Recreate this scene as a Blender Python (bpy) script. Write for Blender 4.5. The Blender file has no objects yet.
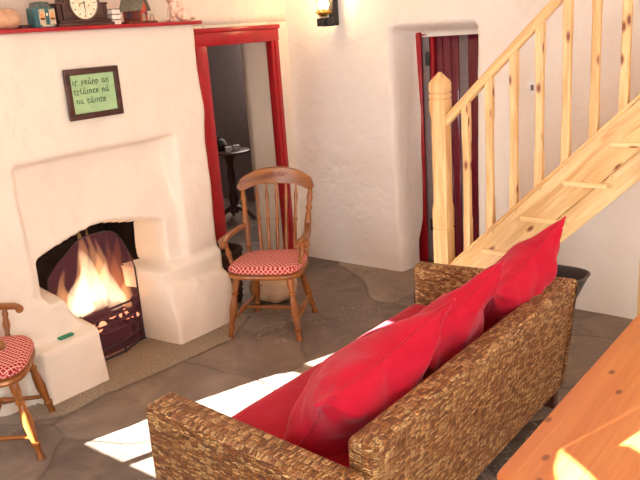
import bpy, bmesh, math, random
import numpy as np
from mathutils import Vector, Matrix, noise

random.seed(7)
scene = bpy.context.scene
C = scene.collection

# ------------------------------------------------------------------ camera
FPX = 745.0
EYE = 1.9
cam_d = bpy.data.cameras.new('camera')
cam_d.sensor_width = 36.0
cam_d.lens = FPX / 640.0 * 36.0
cam_d.clip_start = 0.02
cam = bpy.data.objects.new('camera', cam_d)
C.objects.link(cam)
_down = Vector((515.0 - 320, 2900.0 - 240, FPX)).normalized()
_u = 930.0 - 320
_v = -(_down[0] * _u + _down[2] * FPX) / _down[1]
_Y = Vector((_u, _v, FPX)).normalized()
_Z = -_down
_X = _Y.cross(_Z)
cam.matrix_world = Matrix((
    (_X[0], -_X[1], -_X[2], 0.0),
    (_Y[0], -_Y[1], -_Y[2], 0.0),
    (_Z[0], -_Z[1], -_Z[2], EYE),
    (0, 0, 0, 1)))
scene.camera = cam

# ------------------------------------------------------------------ world, sun, daylight
w = bpy.data.worlds.new('sky')
scene.world = w
w.use_nodes = True
bgn = w.node_tree.nodes['Background']
bgn.inputs[0].default_value = (0.93, 0.96, 1.0, 1)
bgn.inputs[1].default_value = 1.0

SUN_DIR = Vector((0.31, 0.95, -0.405)).normalized()
sl = bpy.data.lights.new('sun', 'SUN')
sl.energy = 120.0
sl.angle = math.radians(0.25)
sl.color = (1.0, 0.975, 0.94)
so = bpy.data.objects.new('sun', sl)
C.objects.link(so)
so.location = (-4, -6, 4)
so.rotation_euler = SUN_DIR.to_track_quat('-Z', 'Y').to_euler()


def area(name, loc, direction, sx, sy, energy, col):
    l = bpy.data.lights.new(name, 'AREA')
    l.shape = 'RECTANGLE'
    l.size = sx
    l.size_y = sy
    l.energy = energy
    l.color = col
    o = bpy.data.objects.new(name, l)
    C.objects.link(o)
    o.location = loc
    o.rotation_euler = Vector(direction).to_track_quat('-Z', 'Z').to_euler()
    return o


# daylight entering through the windows of the two unseen walls, then added fills
area('daylight_east', (2.34, 1.7, 1.55), (-1, 0, -0.05), 2.9, 1.7, 62, (0.90, 0.96, 1.0))
area('daylight_south', (-3.38, -0.40, 1.42), (0.1, 1, -0.15), 0.62, 0.95, 34, (0.88, 0.94, 1.0))
area('daylight_south_table', (-0.95, -0.40, 1.42), (0, 1, -0.15), 0.8, 0.95, 20, (0.88, 0.94, 1.0))
area('fill_south_wide', (1.1, -0.40, 1.5), (-0.25, 1, -0.1), 1.5, 1.1, 92, (0.88, 0.94, 1.0))  # added fill that brightens the far wall and stairs
area('fill_hall', (-5.8, 6.2, 1.7), (-0.5, -1, -0.15), 1.0, 1.0, 36, (1.0, 0.86, 0.78))  # added fill lifting the dim room beyond, no window here

scene.view_settings.view_transform = 'Standard'
scene.view_settings.look = 'None'
scene.view_settings.gamma = 1.0
scene.view_settings.use_curve_mapping = False
scene.view_settings.exposure = 0.12
scene.cycles.use_denoising = True
scene.cycles.max_bounces = 10
scene.cycles.diffuse_bounces = 6
scene.cycles.transparent_max_bounces = 24
scene.cycles.sample_clamp_indirect = 6.0


# ------------------------------------------------------------------ materials
def srgb(r, g, b):
    def f(c):
        c /= 255.0
        return c / 12.92 if c <= 0.04045 else ((c + 0.055) / 1.055) ** 2.4
    return (f(r), f(g), f(b), 1.0)


class NT:
    def __init__(self, name):
        self.m = bpy.data.materials.new(name)
        self.m.use_nodes = True
        self.t = self.m.node_tree
        self.b = self.t.nodes['Principled BSDF']
        self.out = self.t.nodes['Material Output']

    def n(self, typ, **kw):
        nd = self.t.nodes.new(typ)
        for k, v in kw.items():
            setattr(nd, k, v)
        return nd

    def l(self, a, b):
        self.t.links.new(a, b)

    def uv(self, scale=(1, 1, 1), per_object=False):
        tc = self.n('ShaderNodeTexCoord')
        mp = self.n('ShaderNodeMapping')
        mp.inputs['Scale'].default_value = scale
        if per_object:
            oi = self.n('ShaderNodeObjectInfo')
            mu = self.n('ShaderNodeVectorMath', operation='SCALE')
            mu.inputs[0].default_value = (13.7, 7.3, 3.1)
            self.l(oi.outputs['Random'], mu.inputs['Scale'])
            ad = self.n('ShaderNodeVectorMath', operation='ADD')
            self.l(tc.outputs['UV'], ad.inputs[0])
            self.l(mu.outputs[0], ad.inputs[1])
            self.l(ad.outputs[0], mp.inputs['Vector'])
        else:
            self.l(tc.outputs['UV'], mp.inputs['Vector'])
        return mp.outputs[0]

    def obj(self, scale=(1, 1, 1)):
        tc = self.n('ShaderNodeTexCoord')
        mp = self.n('ShaderNodeMapping')
        mp.inputs['Scale'].default_value = scale
        self.l(tc.outputs['Object'], mp.inputs['Vector'])
        return mp.outputs[0]

    def noise(self, vec, scale, detail=4, rough=0.55, dist=0.0):
        nd = self.n('ShaderNodeTexNoise')
        nd.inputs['Scale'].default_value = scale
        nd.inputs['Detail'].default_value = detail
        nd.inputs['Roughness'].default_value = rough
        nd.inputs['Distortion'].default_value = dist
        self.l(vec, nd.inputs['Vector'])
        return nd.outputs['Fac']

    def ramp(self, fac, stops):
        r = self.n('ShaderNodeValToRGB')
        el = r.color_ramp.elements
        while len(el) < len(stops):
            el.new(0.5)
        for e, (p, c) in zip(el, stops):
            e.position = p
            e.color = c
        self.l(fac, r.inputs[0])
        return r.outputs[0]

    def mix(self, fac, a, b, blend='MIX'):
        m = self.n('ShaderNodeMix', data_type='RGBA', blend_type=blend)
        for sock, val in ((m.inputs[0], fac), (m.inputs[6], a), (m.inputs[7], b)):
            if hasattr(val, 'is_output'):
                self.l(val, sock)
            else:
                sock.default_value = val
        return m.outputs[2]

    def math(self, op, a, b=0.0, clamp=False):
        m = self.n('ShaderNodeMath', operation=op, use_clamp=clamp)
        for sock, val in ((m.inputs[0], a), (m.inputs[1], b)):
            if hasattr(val, 'is_output'):
                self.l(val, sock)
            else:
                sock.default_value = val
        return m.outputs[0]

    def bump(self, h, strength=0.3, dist=0.01):
        bp = self.n('ShaderNodeBump')
        bp.inputs['Strength'].default_value = strength
        bp.inputs['Distance'].default_value = dist
        self.l(h, bp.inputs['Height'])
        self.l(bp.outputs[0], self.b.inputs['Normal'])

    def base(self, c):
        if hasattr(c, 'is_output'):
            self.l(c, self.b.inputs['Base Color'])
        else:
            self.b.inputs['Base Color'].default_value = c

    def rough(self, v, spec=None):
        self.b.inputs['Roughness'].default_value = v
        if spec is not None:
            self.b.inputs['Specular IOR Level'].default_value = spec


def plain(name, col, rough=0.6, spec=0.3, metal=0.0, var=0.06, vscale=30, bump=0.0):
    t = NT(name)
    f = t.noise(t.obj(), vscale, 3)
    dark = tuple(c * (1 - 2.5 * var) for c in col[:3]) + (1,)
    light = tuple(min(1, c * (1 + 2.5 * var)) for c in col[:3]) + (1,)
    t.base(t.ramp(f, [(0.3, dark), (0.7, light)]))
    t.rough(rough, spec)
    t.b.inputs['Metallic'].default_value = metal
    if bump:
        t.bump(f, bump, 0.004)
    return t.m


def plaster(name, col, col2, bump=0.5):
    t = NT(name)
    v = t.obj()
    big = t.noise(v, 1.6, 4, 0.5)
    mid = t.noise(v, 11, 5, 0.55, 0.4)
    fine = t.noise(v, 55, 3, 0.6)
    t.base(t.mix(t.ramp(mid, [(0.35, (0, 0, 0, 1)), (0.75, (1, 1, 1, 1))]), t.mix(big, col, col2), col))
    h = t.math('ADD', t.math('MULTIPLY', mid, 1.0), t.math('MULTIPLY', fine, 0.22))
    t.bump(h, bump, 0.02)
    t.rough(0.75, 0.2)
    return t.m


def pine(name, c_light, c_mid, c_knot, rough=0.38, knots=True, grain_scale=1.0):
    t = NT(name)
    v = t.uv((2.2, 26 * grain_scale, 1), True)
    g = t.noise(v, 1.0, 5, 0.6, 0.6)
    v2 = t.uv((1.2, 90 * grain_scale, 1), True)
    g2 = t.noise(v2, 1.0, 2, 0.5)
    col = t.mix(t.ramp(g, [(0.38, (0, 0, 0, 1)), (0.66, (1, 1, 1, 1))]), c_light, c_mid)
    col = t.mix(t.math('MULTIPLY', t.ramp(g2, [(0.5, (0, 0, 0, 1)), (0.75, (1, 1, 1, 1))]), 0.3), col, c_mid)
    if knots:
        vk = t.uv((3.6, 8.0, 1), True)
        vo = t.n('ShaderNodeTexVoronoi', voronoi_dimensions='2D', feature='F1')
        vo.inputs['Scale'].default_value = 1.0
        t.l(vk, vo.inputs['Vector'])
        sc = t.n('ShaderNodeSeparateColor')
        t.l(vo.outputs['Color'], sc.inputs[0])
        on = t.math('GREATER_THAN', sc.outputs[0], 0.45)
        k = t.ramp(vo.outputs['Distance'], [(0.05, (1, 1, 1, 1)), (0.085, (0.55, 0.55, 0.55, 1)), (0.14, (0, 0, 0, 1))])
        k = t.math('MULTIPLY', k, on)
        col = t.mix(k, col, c_knot)
    t.base(col)
    t.rough(rough, 0.45)
    t.bump(g, 0.04, 0.003)
    return t.m


M = {}
M['plaster'] = plaster('plaster', srgb(232, 219, 202), srgb(238, 227, 212))
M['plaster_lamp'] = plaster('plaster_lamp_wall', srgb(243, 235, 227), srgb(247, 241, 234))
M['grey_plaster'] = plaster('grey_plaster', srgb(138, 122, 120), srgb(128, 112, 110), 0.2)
M['ceiling'] = plaster('ceiling_paint', srgb(245, 236, 224), srgb(248, 240, 230), 0.1)
M['red_paint'] = plain('red_gloss_paint', srgb(164, 20, 30), 0.28, 0.5, var=0.05, vscale=9, bump=0.08)
M['dark_red_paint'] = plain('maroon_gloss_paint', srgb(112, 28, 44), 0.16, 0.6, var=0.06, vscale=8, bump=0.05)
M['grey_paint'] = plain('grey_paint', srgb(128, 114, 116), 0.4, 0.4)
M['pine'] = pine('stair_pine', srgb(234, 197, 140), srgb(204, 152, 92), srgb(126, 60, 30))
M['pine_light'] = pine('pine_bare', srgb(246, 214, 160), srgb(228, 182, 118), srgb(150, 84, 44))
M['chair_wood'] = pine('chair_wood', srgb(158, 96, 42), srgb(108, 58, 22), srgb(100, 46, 20), 0.3, False)
M['carved'] = plain('carved_groove', srgb(134, 66, 32), 0.4)
M['dark_wood'] = pine('dark_wood', srgb(84, 48, 38), srgb(58, 32, 26), srgb(40, 20, 16), 0.35, False)
M['black_metal'] = plain('black_metal', srgb(44, 38, 38), 0.5, 0.4)
M['iron'] = plain('cast_iron', srgb(40, 32, 32), 0.6, 0.3)
M['soot'] = plain('soot', srgb(34, 27, 26), 0.9, 0.1, var=0.15, vscale=12, bump=0.4)
M['steel'] = plain('dull_steel', srgb(120, 100, 84), 0.35, 0.5, metal=0.6)
M['brass'] = plain('brass', srgb(214, 166, 84), 0.3, 0.5, metal=0.9)
M['white_plastic'] = plain('white_plastic', srgb(252, 250, 248), 0.3, 0.5)
M['plastic_dark'] = plain('dark_grey_plastic', srgb(66, 58, 56), 0.5, 0.4)
M['cream'] = plain('cream', srgb(245, 226, 196), 0.5)
M['white_card'] = plain('white_card', srgb(250, 226, 212), 0.7)
M['dark_card'] = plain('dark_card', srgb(90, 48, 44), 0.7)
M['green_card'] = plain('green_card', srgb(164, 196, 146), 0.7, var=0.05, vscale=14)
M['ink'] = plain('ink', srgb(40, 62, 44), 0.7)
M['green_matches'] = plain('green_matches', srgb(38, 124, 88), 0.5)
M['stoneware'] = plain('stoneware', srgb(206, 160, 126), 0.4, 0.4, var=0.08, vscale=18)
M['teal'] = plain('teal_tin', srgb(52, 98, 104), 0.35, 0.5, var=0.12, vscale=40)
M['tin_cream'] = plain('tin_cream', srgb(196, 178, 146), 0.4, 0.5, var=0.16, vscale=50)
M['tin_dark'] = plain('tin_dark', srgb(84, 90, 84), 0.4, 0.5, var=0.2, vscale=60)
M['ship_orange'] = plain('ship_orange', srgb(214, 150, 92), 0.5, var=0.1, vscale=50)
M['ship_brown'] = plain('ship_brown', srgb(104, 54, 36), 0.5)
M['house_roof'] = plain('house_roof', srgb(116, 106, 90), 0.8, var=0.14, vscale=70)
M['house_wall'] = plain('house_wall', srgb(112, 54, 40), 0.7, var=0.1, vscale=60)
M['house_orange'] = plain('house_orange', srgb(196, 92, 60), 0.7)
M['house_red'] = plain('house_red', srgb(206, 60, 56), 0.6)
M['house_grey'] = plain('house_grey', srgb(150, 148, 134), 0.6)
M['house_blue'] = plain('house_blue', srgb(70, 62, 84), 0.6)
M['terracotta'] = plain('terracotta', srgb(176, 116, 90), 0.8)
M['sacking'] = plain('sacking', srgb(196, 164, 132), 0.9, 0.1, var=0.06, vscale=120, bump=0.3)
M['sack_print'] = plain('sack_print', srgb(110, 72, 58), 0.9, 0.1)
M['dark_basket'] = plain('dark_basket', srgb(62, 42, 34), 0.8, 0.2, var=0.2, vscale=60, bump=0.6)
M['log'] = plain('charred_log', srgb(56, 38, 32), 0.9, 0.1, var=0.2, vscale=20, bump=0.5)
M['groove'] = plain('groove_shadow_line', srgb(150, 96, 50), 0.6)

# figurine: cream porcelain with faint pink spots
t = NT('figurine_glaze')
f = t.noise(t.obj(), 34, 2)
t.base(t.ramp(f, [(0.52, srgb(244, 212, 188)), (0.62, srgb(214, 158, 130))]))
t.rough(0.4, 0.5)
M['figurine'] = t.m

# slate flagstones
t = NT('slate_flags')
v = t.obj()
wob = t.n('ShaderNodeTexNoise')
wob.inputs['Scale'].default_value = 1.1
t.l(v, wob.inputs['Vector'])
ad = t.n('ShaderNodeVectorMath', operation='SCALE')
t.l(wob.outputs['Color'], ad.inputs[0])
ad.inputs['Scale'].default_value = 0.55
sm = t.n('ShaderNodeVectorMath', operation='ADD')
t.l(v, sm.inputs[0])
t.l(ad.outputs[0], sm.inputs[1])
vo = t.n('ShaderNodeTexVoronoi', feature='DISTANCE_TO_EDGE', voronoi_dimensions='2D')
vo.inputs['Scale'].default_value = 1.25
vo.inputs['Randomness'].default_value = 0.8
t.l(sm.outputs[0], vo.inputs['Vector'])
vc = t.n('ShaderNodeTexVoronoi', feature='F1', voronoi_dimensions='2D')
vc.inputs['Scale'].default_value = 1.25
vc.inputs['Randomness'].default_value = 0.8
t.l(sm.outputs[0], vc.inputs['Vector'])
sc = t.n('ShaderNodeSeparateColor')
t.l(vc.outputs['Color'], sc.inputs[0])
n1 = t.noise(v, 3.5, 7, 0.62, 0.8)
n2 = t.noise(v, 26, 4, 0.6)
tone = t.math('ADD', t.math('MULTIPLY', sc.outputs[0], 0.35), t.math('MULTIPLY', n1, 0.65))
col = t.ramp(tone, [(0.25, srgb(88, 76, 68)), (0.5, srgb(126, 110, 98)), (0.75, srgb(164, 146, 128))])
# pale scratches and worn streaks
n3 = t.noise(v, 5, 3, 0.5, 2.5)
scr = t.ramp(n3, [(0.488, (0, 0, 0, 1)), (0.5, (1, 1, 1, 1)), (0.512, (0, 0, 0, 1))])
patch = t.ramp(t.noise(v, 1.3, 2), [(0.5, (0, 0, 0, 1)), (0.62, (1, 1, 1, 1))])
col = t.mix(t.math('MULTIPLY', t.math('MULTIPLY', scr, patch), 0.8), col, srgb(216, 200, 182))
joint = t.ramp(vo.outputs['Distance'], [(0.006, (1, 1, 1, 1)), (0.02, (0, 0, 0, 1))])
col = t.mix(t.math('MULTIPLY', joint, 0.35), col, srgb(70, 58, 52))
t.base(col)
h = t.math('ADD', t.math('MULTIPLY', n1, 1.0), t.math('MULTIPLY', n2, 0.25))
h = t.math('SUBTRACT', h, t.math('MULTIPLY', joint, 0.35))
t.bump(h, 0.5, 0.02)
t.rough(0.5, 0.4)
M['slate'] = t.m

# gritty hearth stone
t = NT('hearth_grit')
v = t.obj()
f = t.noise(v, 70, 4, 0.7)
g = t.noise(v, 6, 4, 0.6)
t.base(t.mix(g, t.ramp(f, [(0.35, srgb(116, 102, 88)), (0.65, srgb(188, 168, 146))]), srgb(146, 130, 114)))
t.bump(f, 0.7, 0.012)
t.rough(0.9, 0.15)
M['hearth'] = t.m

# woven water hyacinth
t = NT('woven_hyacinth')
uvv = t.uv((1, 1, 1))
nz = t.n('ShaderNodeTexNoise')
nz.inputs['Scale'].default_value = 26
nz.inputs['Detail'].default_value = 2
t.l(uvv, nz.inputs['Vector'])
dv = t.n('ShaderNodeVectorMath', operation='SUBTRACT')
t.l(nz.outputs['Color'], dv.inputs[0])
dv.inputs[1].default_value = (0.5, 0.5, 0.5)
ds = t.n('ShaderNodeVectorMath', operation='SCALE')
ds.inputs['Scale'].default_value = 0.016
t.l(dv.outputs[0], ds.inputs[0])
av = t.n('ShaderNodeVectorMath', operation='ADD')
t.l(uvv, av.inputs[0])
t.l(ds.outputs[0], av.inputs[1])
mp1 = t.n('ShaderNodeMapping')
mp1.inputs['Scale'].default_value = (31, 108, 1)
t.l(av.outputs[0], mp1.inputs['Vector'])
ve = t.n('ShaderNodeTexVoronoi', feature='DISTANCE_TO_EDGE', voronoi_dimensions='2D')
ve.inputs['Scale'].default_value = 1.0
ve.inputs['Randomness'].default_value = 0.6
t.l(mp1.outputs[0], ve.inputs['Vector'])
vf = t.n('ShaderNodeTexVoronoi', feature='F1', voronoi_dimensions='2D')
vf.inputs['Scale'].default_value = 1.0
vf.inputs['Randomness'].default_value = 0.6
t.l(mp1.outputs[0], vf.inputs['Vector'])
sc = t.n('ShaderNodeSeparateColor')
t.l(vf.outputs['Color'], sc.inputs[0])
mp2 = t.n('ShaderNodeMapping')
mp2.inputs['Scale'].default_value = (40, 190, 1)
mp2.inputs['Rotation'].default_value = (0, 0, 0.35)
t.l(av.outputs[0], mp2.inputs['Vector'])
fib = t.noise(mp2.outputs[0], 1.0, 3, 0.6)
blot = t.noise(uvv, 9, 3, 0.6)
col = t.ramp(sc.outputs[0], [(0.0, srgb(118, 66, 30)), (0.45, srgb(184, 118, 60)), (1.0, srgb(244, 198, 134))])
col = t.mix(t.math('MULTIPLY', t.ramp(fib, [(0.36, (1, 1, 1, 1)), (0.55, (0, 0, 0, 1))]), 0.8), col, srgb(112, 66, 34))
col = t.mix(t.math('MULTIPLY', t.ramp(blot, [(0.4, (0, 0, 0, 1)), (0.7, (1, 1, 1, 1))]), 0.25), col, srgb(156, 98, 54))
gap = t.ramp(ve.outputs['Distance'], [(0.01, (1, 1, 1, 1)), (0.11, (0, 0, 0, 1))])
col = t.mix(t.math('MULTIPLY', gap, 0.9), col, srgb(60, 32, 15))
t.base(col)
hh = t.math('ADD', t.math('MULTIPLY', t.math('MINIMUM', ve.outputs['Distance'], 0.4), 2.2), t.math('MULTIPLY', fib, 0.5))
t.bump(hh, 1.0, 0.010)
t.rough(0.5, 0.4)
M['woven'] = t.m


# red fabrics
def red_cloth(name, c1, c2):
    t = NT(name)
    v = t.obj()
    a = t.noise(v, 7, 4, 0.6, 0.5)
    b = t.noise(v, 220, 2, 0.5)
    t.base(t.mix(t.ramp(a, [(0.3, (0, 0, 0, 1)), (0.7, (1, 1, 1, 1))]), c1, c2))
    t.bump(t.math('ADD', t.math('MULTIPLY', a, 1.0), t.math('MULTIPLY', b, 0.12)), 0.35, 0.02)
    t.rough(0.85, 0.15)
    t.b.inputs['Sheen Weight'].default_value = 0.35
    t.b.inputs['Sheen Roughness'].default_value = 0.4
    t.b.inputs['Sheen Tint'].default_value = (1.0, 0.45, 0.5, 1)
    return t.m


M['red_seat'] = red_cloth('red_seat_cloth', srgb(166, 12, 36), srgb(180, 18, 42))
M['red_pillow'] = red_cloth('red_pillow_cloth', srgb(170, 12, 36), srgb(188, 22, 46))

# chequered seat pad: red with a pale diamond lattice
t = NT('lattice_pad')
mp = t.n('ShaderNodeMapping')
tc = t.n('ShaderNodeTexCoord')
mp.inputs['Rotation'].default_value = (0, 0, math.radians(45))
mp.inputs['Scale'].default_value = (46, 46, 46)
t.l(tc.outputs['UV'], mp.inputs['Vector'])
ck = t.n('ShaderNodeTexChecker')
ck.inputs['Scale'].default_value = 1.0
t.l(mp.outputs[0], ck.inputs['Vector'])
br = t.n('ShaderNodeTexBrick')
br.offset = 0.0
br.inputs['Scale'].default_value = 1.0
br.inputs['Brick Width'].default_value = 1.0
br.inputs['Row Height'].default_value = 1.0
br.inputs['Mortar Size'].default_value = 0.13
br.inputs['Color1'].default_value = srgb(158, 26, 42)
br.inputs['Color2'].default_value = srgb(176, 44, 58)
br.inputs['Mortar'].default_value = srgb(228, 172, 156)
t.l(mp.outputs[0], br.inputs['Vector'])
t.base(br.outputs['Color'])
t.bump(br.outputs['Fac'], 0.2, 0.003)
t.rough(0.9, 0.1)
M['pad'] = t.m

# table top: long glued pine boards
t = NT('table_boards')
uvv = t.uv((1, 1, 1))
br = t.n('ShaderNodeTexBrick')
br.offset = 0.37
br.inputs['Scale'].default_value = 1.0
br.inputs['Brick Width'].default_value = 2.6
br.inputs['Row Height'].default_value = 0.052
br.inputs['Mortar Size'].default_value = 0.0006
br.inputs['Color1'].default_value = srgb(188, 106, 54)
br.inputs['Color2'].default_value = srgb(204, 128, 70)
br.inputs['Mortar'].default_value = srgb(178, 98, 46)
t.l(uvv, br.inputs['Vector'])
g = t.noise(t.uv((1.6, 34, 1)), 1.0, 4, 0.6, 0.5)
col = t.mix(t.math('MULTIPLY', t.ramp(g, [(0.4, (0, 0, 0, 1)), (0.7, (1, 1, 1, 1))]), 0.5), br.outputs['Color'], srgb(166, 82, 36))
vo = t.n('ShaderNodeTexVoronoi', voronoi_dimensions='2D', feature='F1')
vo.inputs['Scale'].default_value = 1.0
t.l(t.uv((3.4, 6.4, 1)), vo.inputs['Vector'])
sc = t.n('ShaderNodeSeparateColor')
t.l(vo.outputs['Color'], sc.inputs[0])
k = t.math('MULTIPLY', t.ramp(vo.outputs['Distance'], [(0.04, (1, 1, 1, 1)), (0.075, (0, 0, 0, 1))]), t.math('GREATER_THAN', sc.outputs[0], 0.35))
col = t.mix(k, col, srgb(120, 56, 28))
t.base(col)
t.rough(0.3, 0.5)
M['table'] = t.m


def emit(name, col, strength):
    t = NT(name)
    t.t.nodes.remove(t.b)
    e = t.n('ShaderNodeEmission')
    e.inputs[0].default_value = col
    e.inputs[1].default_value = strength
    t.l(e.outputs[0], t.out.inputs['Surface'])
    return t.m


def flame_mat(name, col, dens):
    t = NT(name)
    t.t.nodes.remove(t.b)
    tr = t.n('ShaderNodeBsdfTransparent')
    t.l(tr.outputs[0], t.out.inputs['Surface'])
    e = t.n('ShaderNodeEmission')
    e.inputs[0].default_value = col
    e.inputs[1].default_value = dens
    t.l(e.outputs[0], t.out.inputs['Volume'])
    return t.m


M['flame_core'] = flame_mat('flame_core', (1.0, 0.70, 0.40, 1), 20)
M['flame_mid'] = flame_mat('flame_mid', (1.0, 0.46, 0.17, 1), 13)
M['flame_out'] = flame_mat('flame_out', (1.0, 0.30, 0.10, 1), 4)
M['ember'] = emit('ember_glow', (1.0, 0.34, 0.16, 1), 3.2)
M['bulb'] = emit('lamp_bulb', (1.0, 0.80, 0.46, 1), 9)


def glass(name, tint, gl=0.08):
    t = NT(name)
    t.t.nodes.remove(t.b)
    a = t.n('ShaderNodeBsdfTransparent')
    a.inputs[0].default_value = tint
    b = t.n('ShaderNodeBsdfGlossy')
    b.inputs['Roughness'].default_value = 0.05
    m = t.n('ShaderNodeMixShader')
    m.inputs[0].default_value = gl
    t.l(a.outputs[0], m.inputs[1])
    t.l(b.outputs[0], m.inputs[2])
    t.l(m.outputs[0], t.out.inputs['Surface'])
    return t.m


M['glass'] = glass('window_glass', (0.97, 0.98, 0.98, 1), 0.04)
M['lamp_glass'] = glass('lamp_glass', (1.0, 0.93, 0.80, 1), 0.12)

# fine wire gauze of the spark guard
t = NT('spark_gauze')
t.t.nodes.remove(t.b)
a = t.n('ShaderNodeBsdfTransparent')
a.inputs[0].default_value = (0.95, 0.9, 0.92, 1)
b = t.n('ShaderNodeBsdfDiffuse')
b.inputs[0].default_value = srgb(136, 80, 92)
m = t.n('ShaderNodeMixShader')
m.inputs[0].default_value = 0.36
t.l(a.outputs[0], m.inputs[1])
t.l(b.outputs[0], m.inputs[2])
t.l(m.outputs[0], t.out.inputs['Surface'])
M['gauze'] = t.m


# ------------------------------------------------------------------ helpers
def tag(o, label=None, cat=None, group=None, kind=None):
    if label:
        o['label'] = label
    if cat:
        o['category'] = cat
    if group:
        o['group'] = group
    if kind:
        o['kind'] = kind
    return o


def thing(name, label, cat, loc=(0, 0, 0), rotz=0.0, group=None):
    o = bpy.data.objects.new(name, None)
    o.empty_display_size = 0.05
    C.objects.link(o)
    o.location = loc
    o.rotation_euler = (0, 0, rotz)
    return tag(o, label, cat, group)


def wmat(o):
    mats = []
    while o is not None:
        mats.append(Matrix.Translation(Vector(o.location)) @ o.rotation_euler.to_matrix().to_4x4())
        o = o.parent
    m = Matrix.Identity(4)
    for x in reversed(mats):
        m = m @ x
    return m


def set_uv(bm, g=None):
    uv = bm.loops.layers.uv.verify()
    g = Vector(g).normalized() if g is not None else None
    bm.normal_update()
    for f in bm.faces:
        n = f.normal
        ax = max(range(3), key=lambda i: abs(n[i]))
        nn = Vector((0, 0, 0))
        nn[ax] = 1.0
        if g is not None:
            gg = g - nn * g.dot(nn) if abs(g.dot(n)) < 0.85 else None
            if gg is None or gg.length < 0.2:
                gg = Vector((0, 0, 0))
                gg[(ax + 1) % 3] = 1.0
            gg.normalize()
            vv = nn.cross(gg)
        else:
            if ax == 0:
                gg, vv = Vector((0, 1, 0)), Vector((0, 0, 1))
            elif ax == 1:
                gg, vv = Vector((1, 0, 0)), Vector((0, 0, 1))
            else:
                gg, vv = Vector((0, 1, 0)), Vector((1, 0, 0))
        for l in f.loops:
            l[uv].uv = (l.vert.co.dot(gg), l.vert.co.dot(vv) + 0.37 * ax)


def obj(name, bm, mat, parent=None, local=False, smooth=True, grain=None, uv=True, angle=35):
    """link a bmesh (in world coordinates unless local) as ONE mesh object"""
    if uv:
        set_uv(bm, grain)
    me = bpy.data.meshes.new(name)
    if parent is None:
        xs = [v.co for v in bm.verts]
        lo = Vector((min(c.x for c in xs), min(c.y for c in xs), min(c.z for c in xs)))
        hi = Vector((max(c.x for c in xs), max(c.y for c in xs), max(c.z for c in xs)))
        base = Vector(((lo.x + hi.x) / 2, (lo.y + hi.y) / 2, lo.z))
        bmesh.ops.translate(bm, verts=bm.verts, vec=-base)
    elif not local:
        bmesh.ops.transform(bm, matrix=wmat(parent).inverted(), verts=bm.verts)
    if smooth:
        for f in bm.faces:
            f.smooth = True
        lim = math.radians(angle)
        for e in bm.edges:
            if len(e.link_faces) == 2 and e.calc_face_angle(0) > lim:
                e.smooth = False
    bm.to_mesh(me)
    bm.free()
    for mm in (mat if isinstance(mat, (list, tuple)) else [mat]):
        me.materials.append(mm)
    o = bpy.data.objects.new(name, me)
    C.objects.link(o)
    if parent is None:
        o.location = base
    else:
        o.parent = parent
    return o


def struct(name, bm, mat, **kw):
    o = obj(name, bm, mat, **kw)
    if o.parent is None:
        o['kind'] = 'structure'
    return o


def B():
    return bmesh.new()


def box(bm, lo, hi, bev=0.0, seg=2):
    lo = Vector(lo)
    hi = Vector(hi)
    r = bmesh.ops.create_cube(bm, size=1.0)
    vs = r['verts']
    for v in vs:
        v.co = Vector((lo[i] + (v.co[i] + 0.5) * (hi[i] - lo[i]) for i in range(3)))
    if bev > 0:
        es = list({e for v in vs for e in v.link_edges})
        bmesh.ops.bevel(bm, geom=es, offset=bev, segments=seg, profile=0.5, affect='EDGES')
    return bm


def frame_of(d):
    d = Vector(d).normalized()
    a = Vector((0, 0, 1)) if abs(d.z) < 0.9 else Vector((1, 0, 0))
    x = a.cross(d).normalized()
    return x, d.cross(x), d


def lathe(bm, p0, p1, prof, seg=14):
    """turned piece between p0 and p1; prof = [(t, r)]"""
    p0 = Vector(p0)
    p1 = Vector(p1)
    x, y, d = frame_of(p1 - p0)
    rings = []
    for tt, r in prof:
        c = p0 + (p1 - p0) * tt
        rings.append([bm.verts.new(c + (x * math.cos(2 * math.pi * k / seg) + y * math.sin(2 * math.pi * k / seg)) * r) for k in range(seg)])
    for a, b in zip(rings, rings[1:]):
        for k in range(seg):
            bm.faces.new((a[k], a[(k + 1) % seg], b[(k + 1) % seg], b[k]))
    bm.faces.new(list(reversed(rings[0])))
    bm.faces.new(rings[-1])
    return bm


def tube(bm, pts, r, seg=8, closed=False):
    pts = [Vector(p) for p in pts]
    n = len(pts)
    rr = r if isinstance(r, (list, tuple)) else [r] * n
    rings = []
    prev = None
    for i, p in enumerate(pts):
        if closed:
            d = pts[(i + 1) % n] - pts[i - 1]
        else:
            d = pts[min(i + 1, n - 1)] - pts[max(i - 1, 0)]
        d.normalize()
        if prev is None:
            x, y, _ = frame_of(d)
        else:
            x = prev - d * prev.dot(d)
            x.normalize()
            y = d.cross(x)
        prev = x
        rings.append([bm.verts.new(p + (x * math.cos(2 * math.pi * k / seg) + y * math.sin(2 * math.pi * k / seg)) * rr[i]) for k in range(seg)])
    prs = list(zip(rings, rings[1:])) + ([(rings[-1], rings[0])] if closed else [])
    for a, b in prs:
        for k in range(seg):
            bm.faces.new((a[k], a[(k + 1) % seg], b[(k + 1) % seg], b[k]))
    if not closed:
        bm.faces.new(list(reversed(rings[0])))
        bm.faces.new(rings[-1])
    return bm


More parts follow.
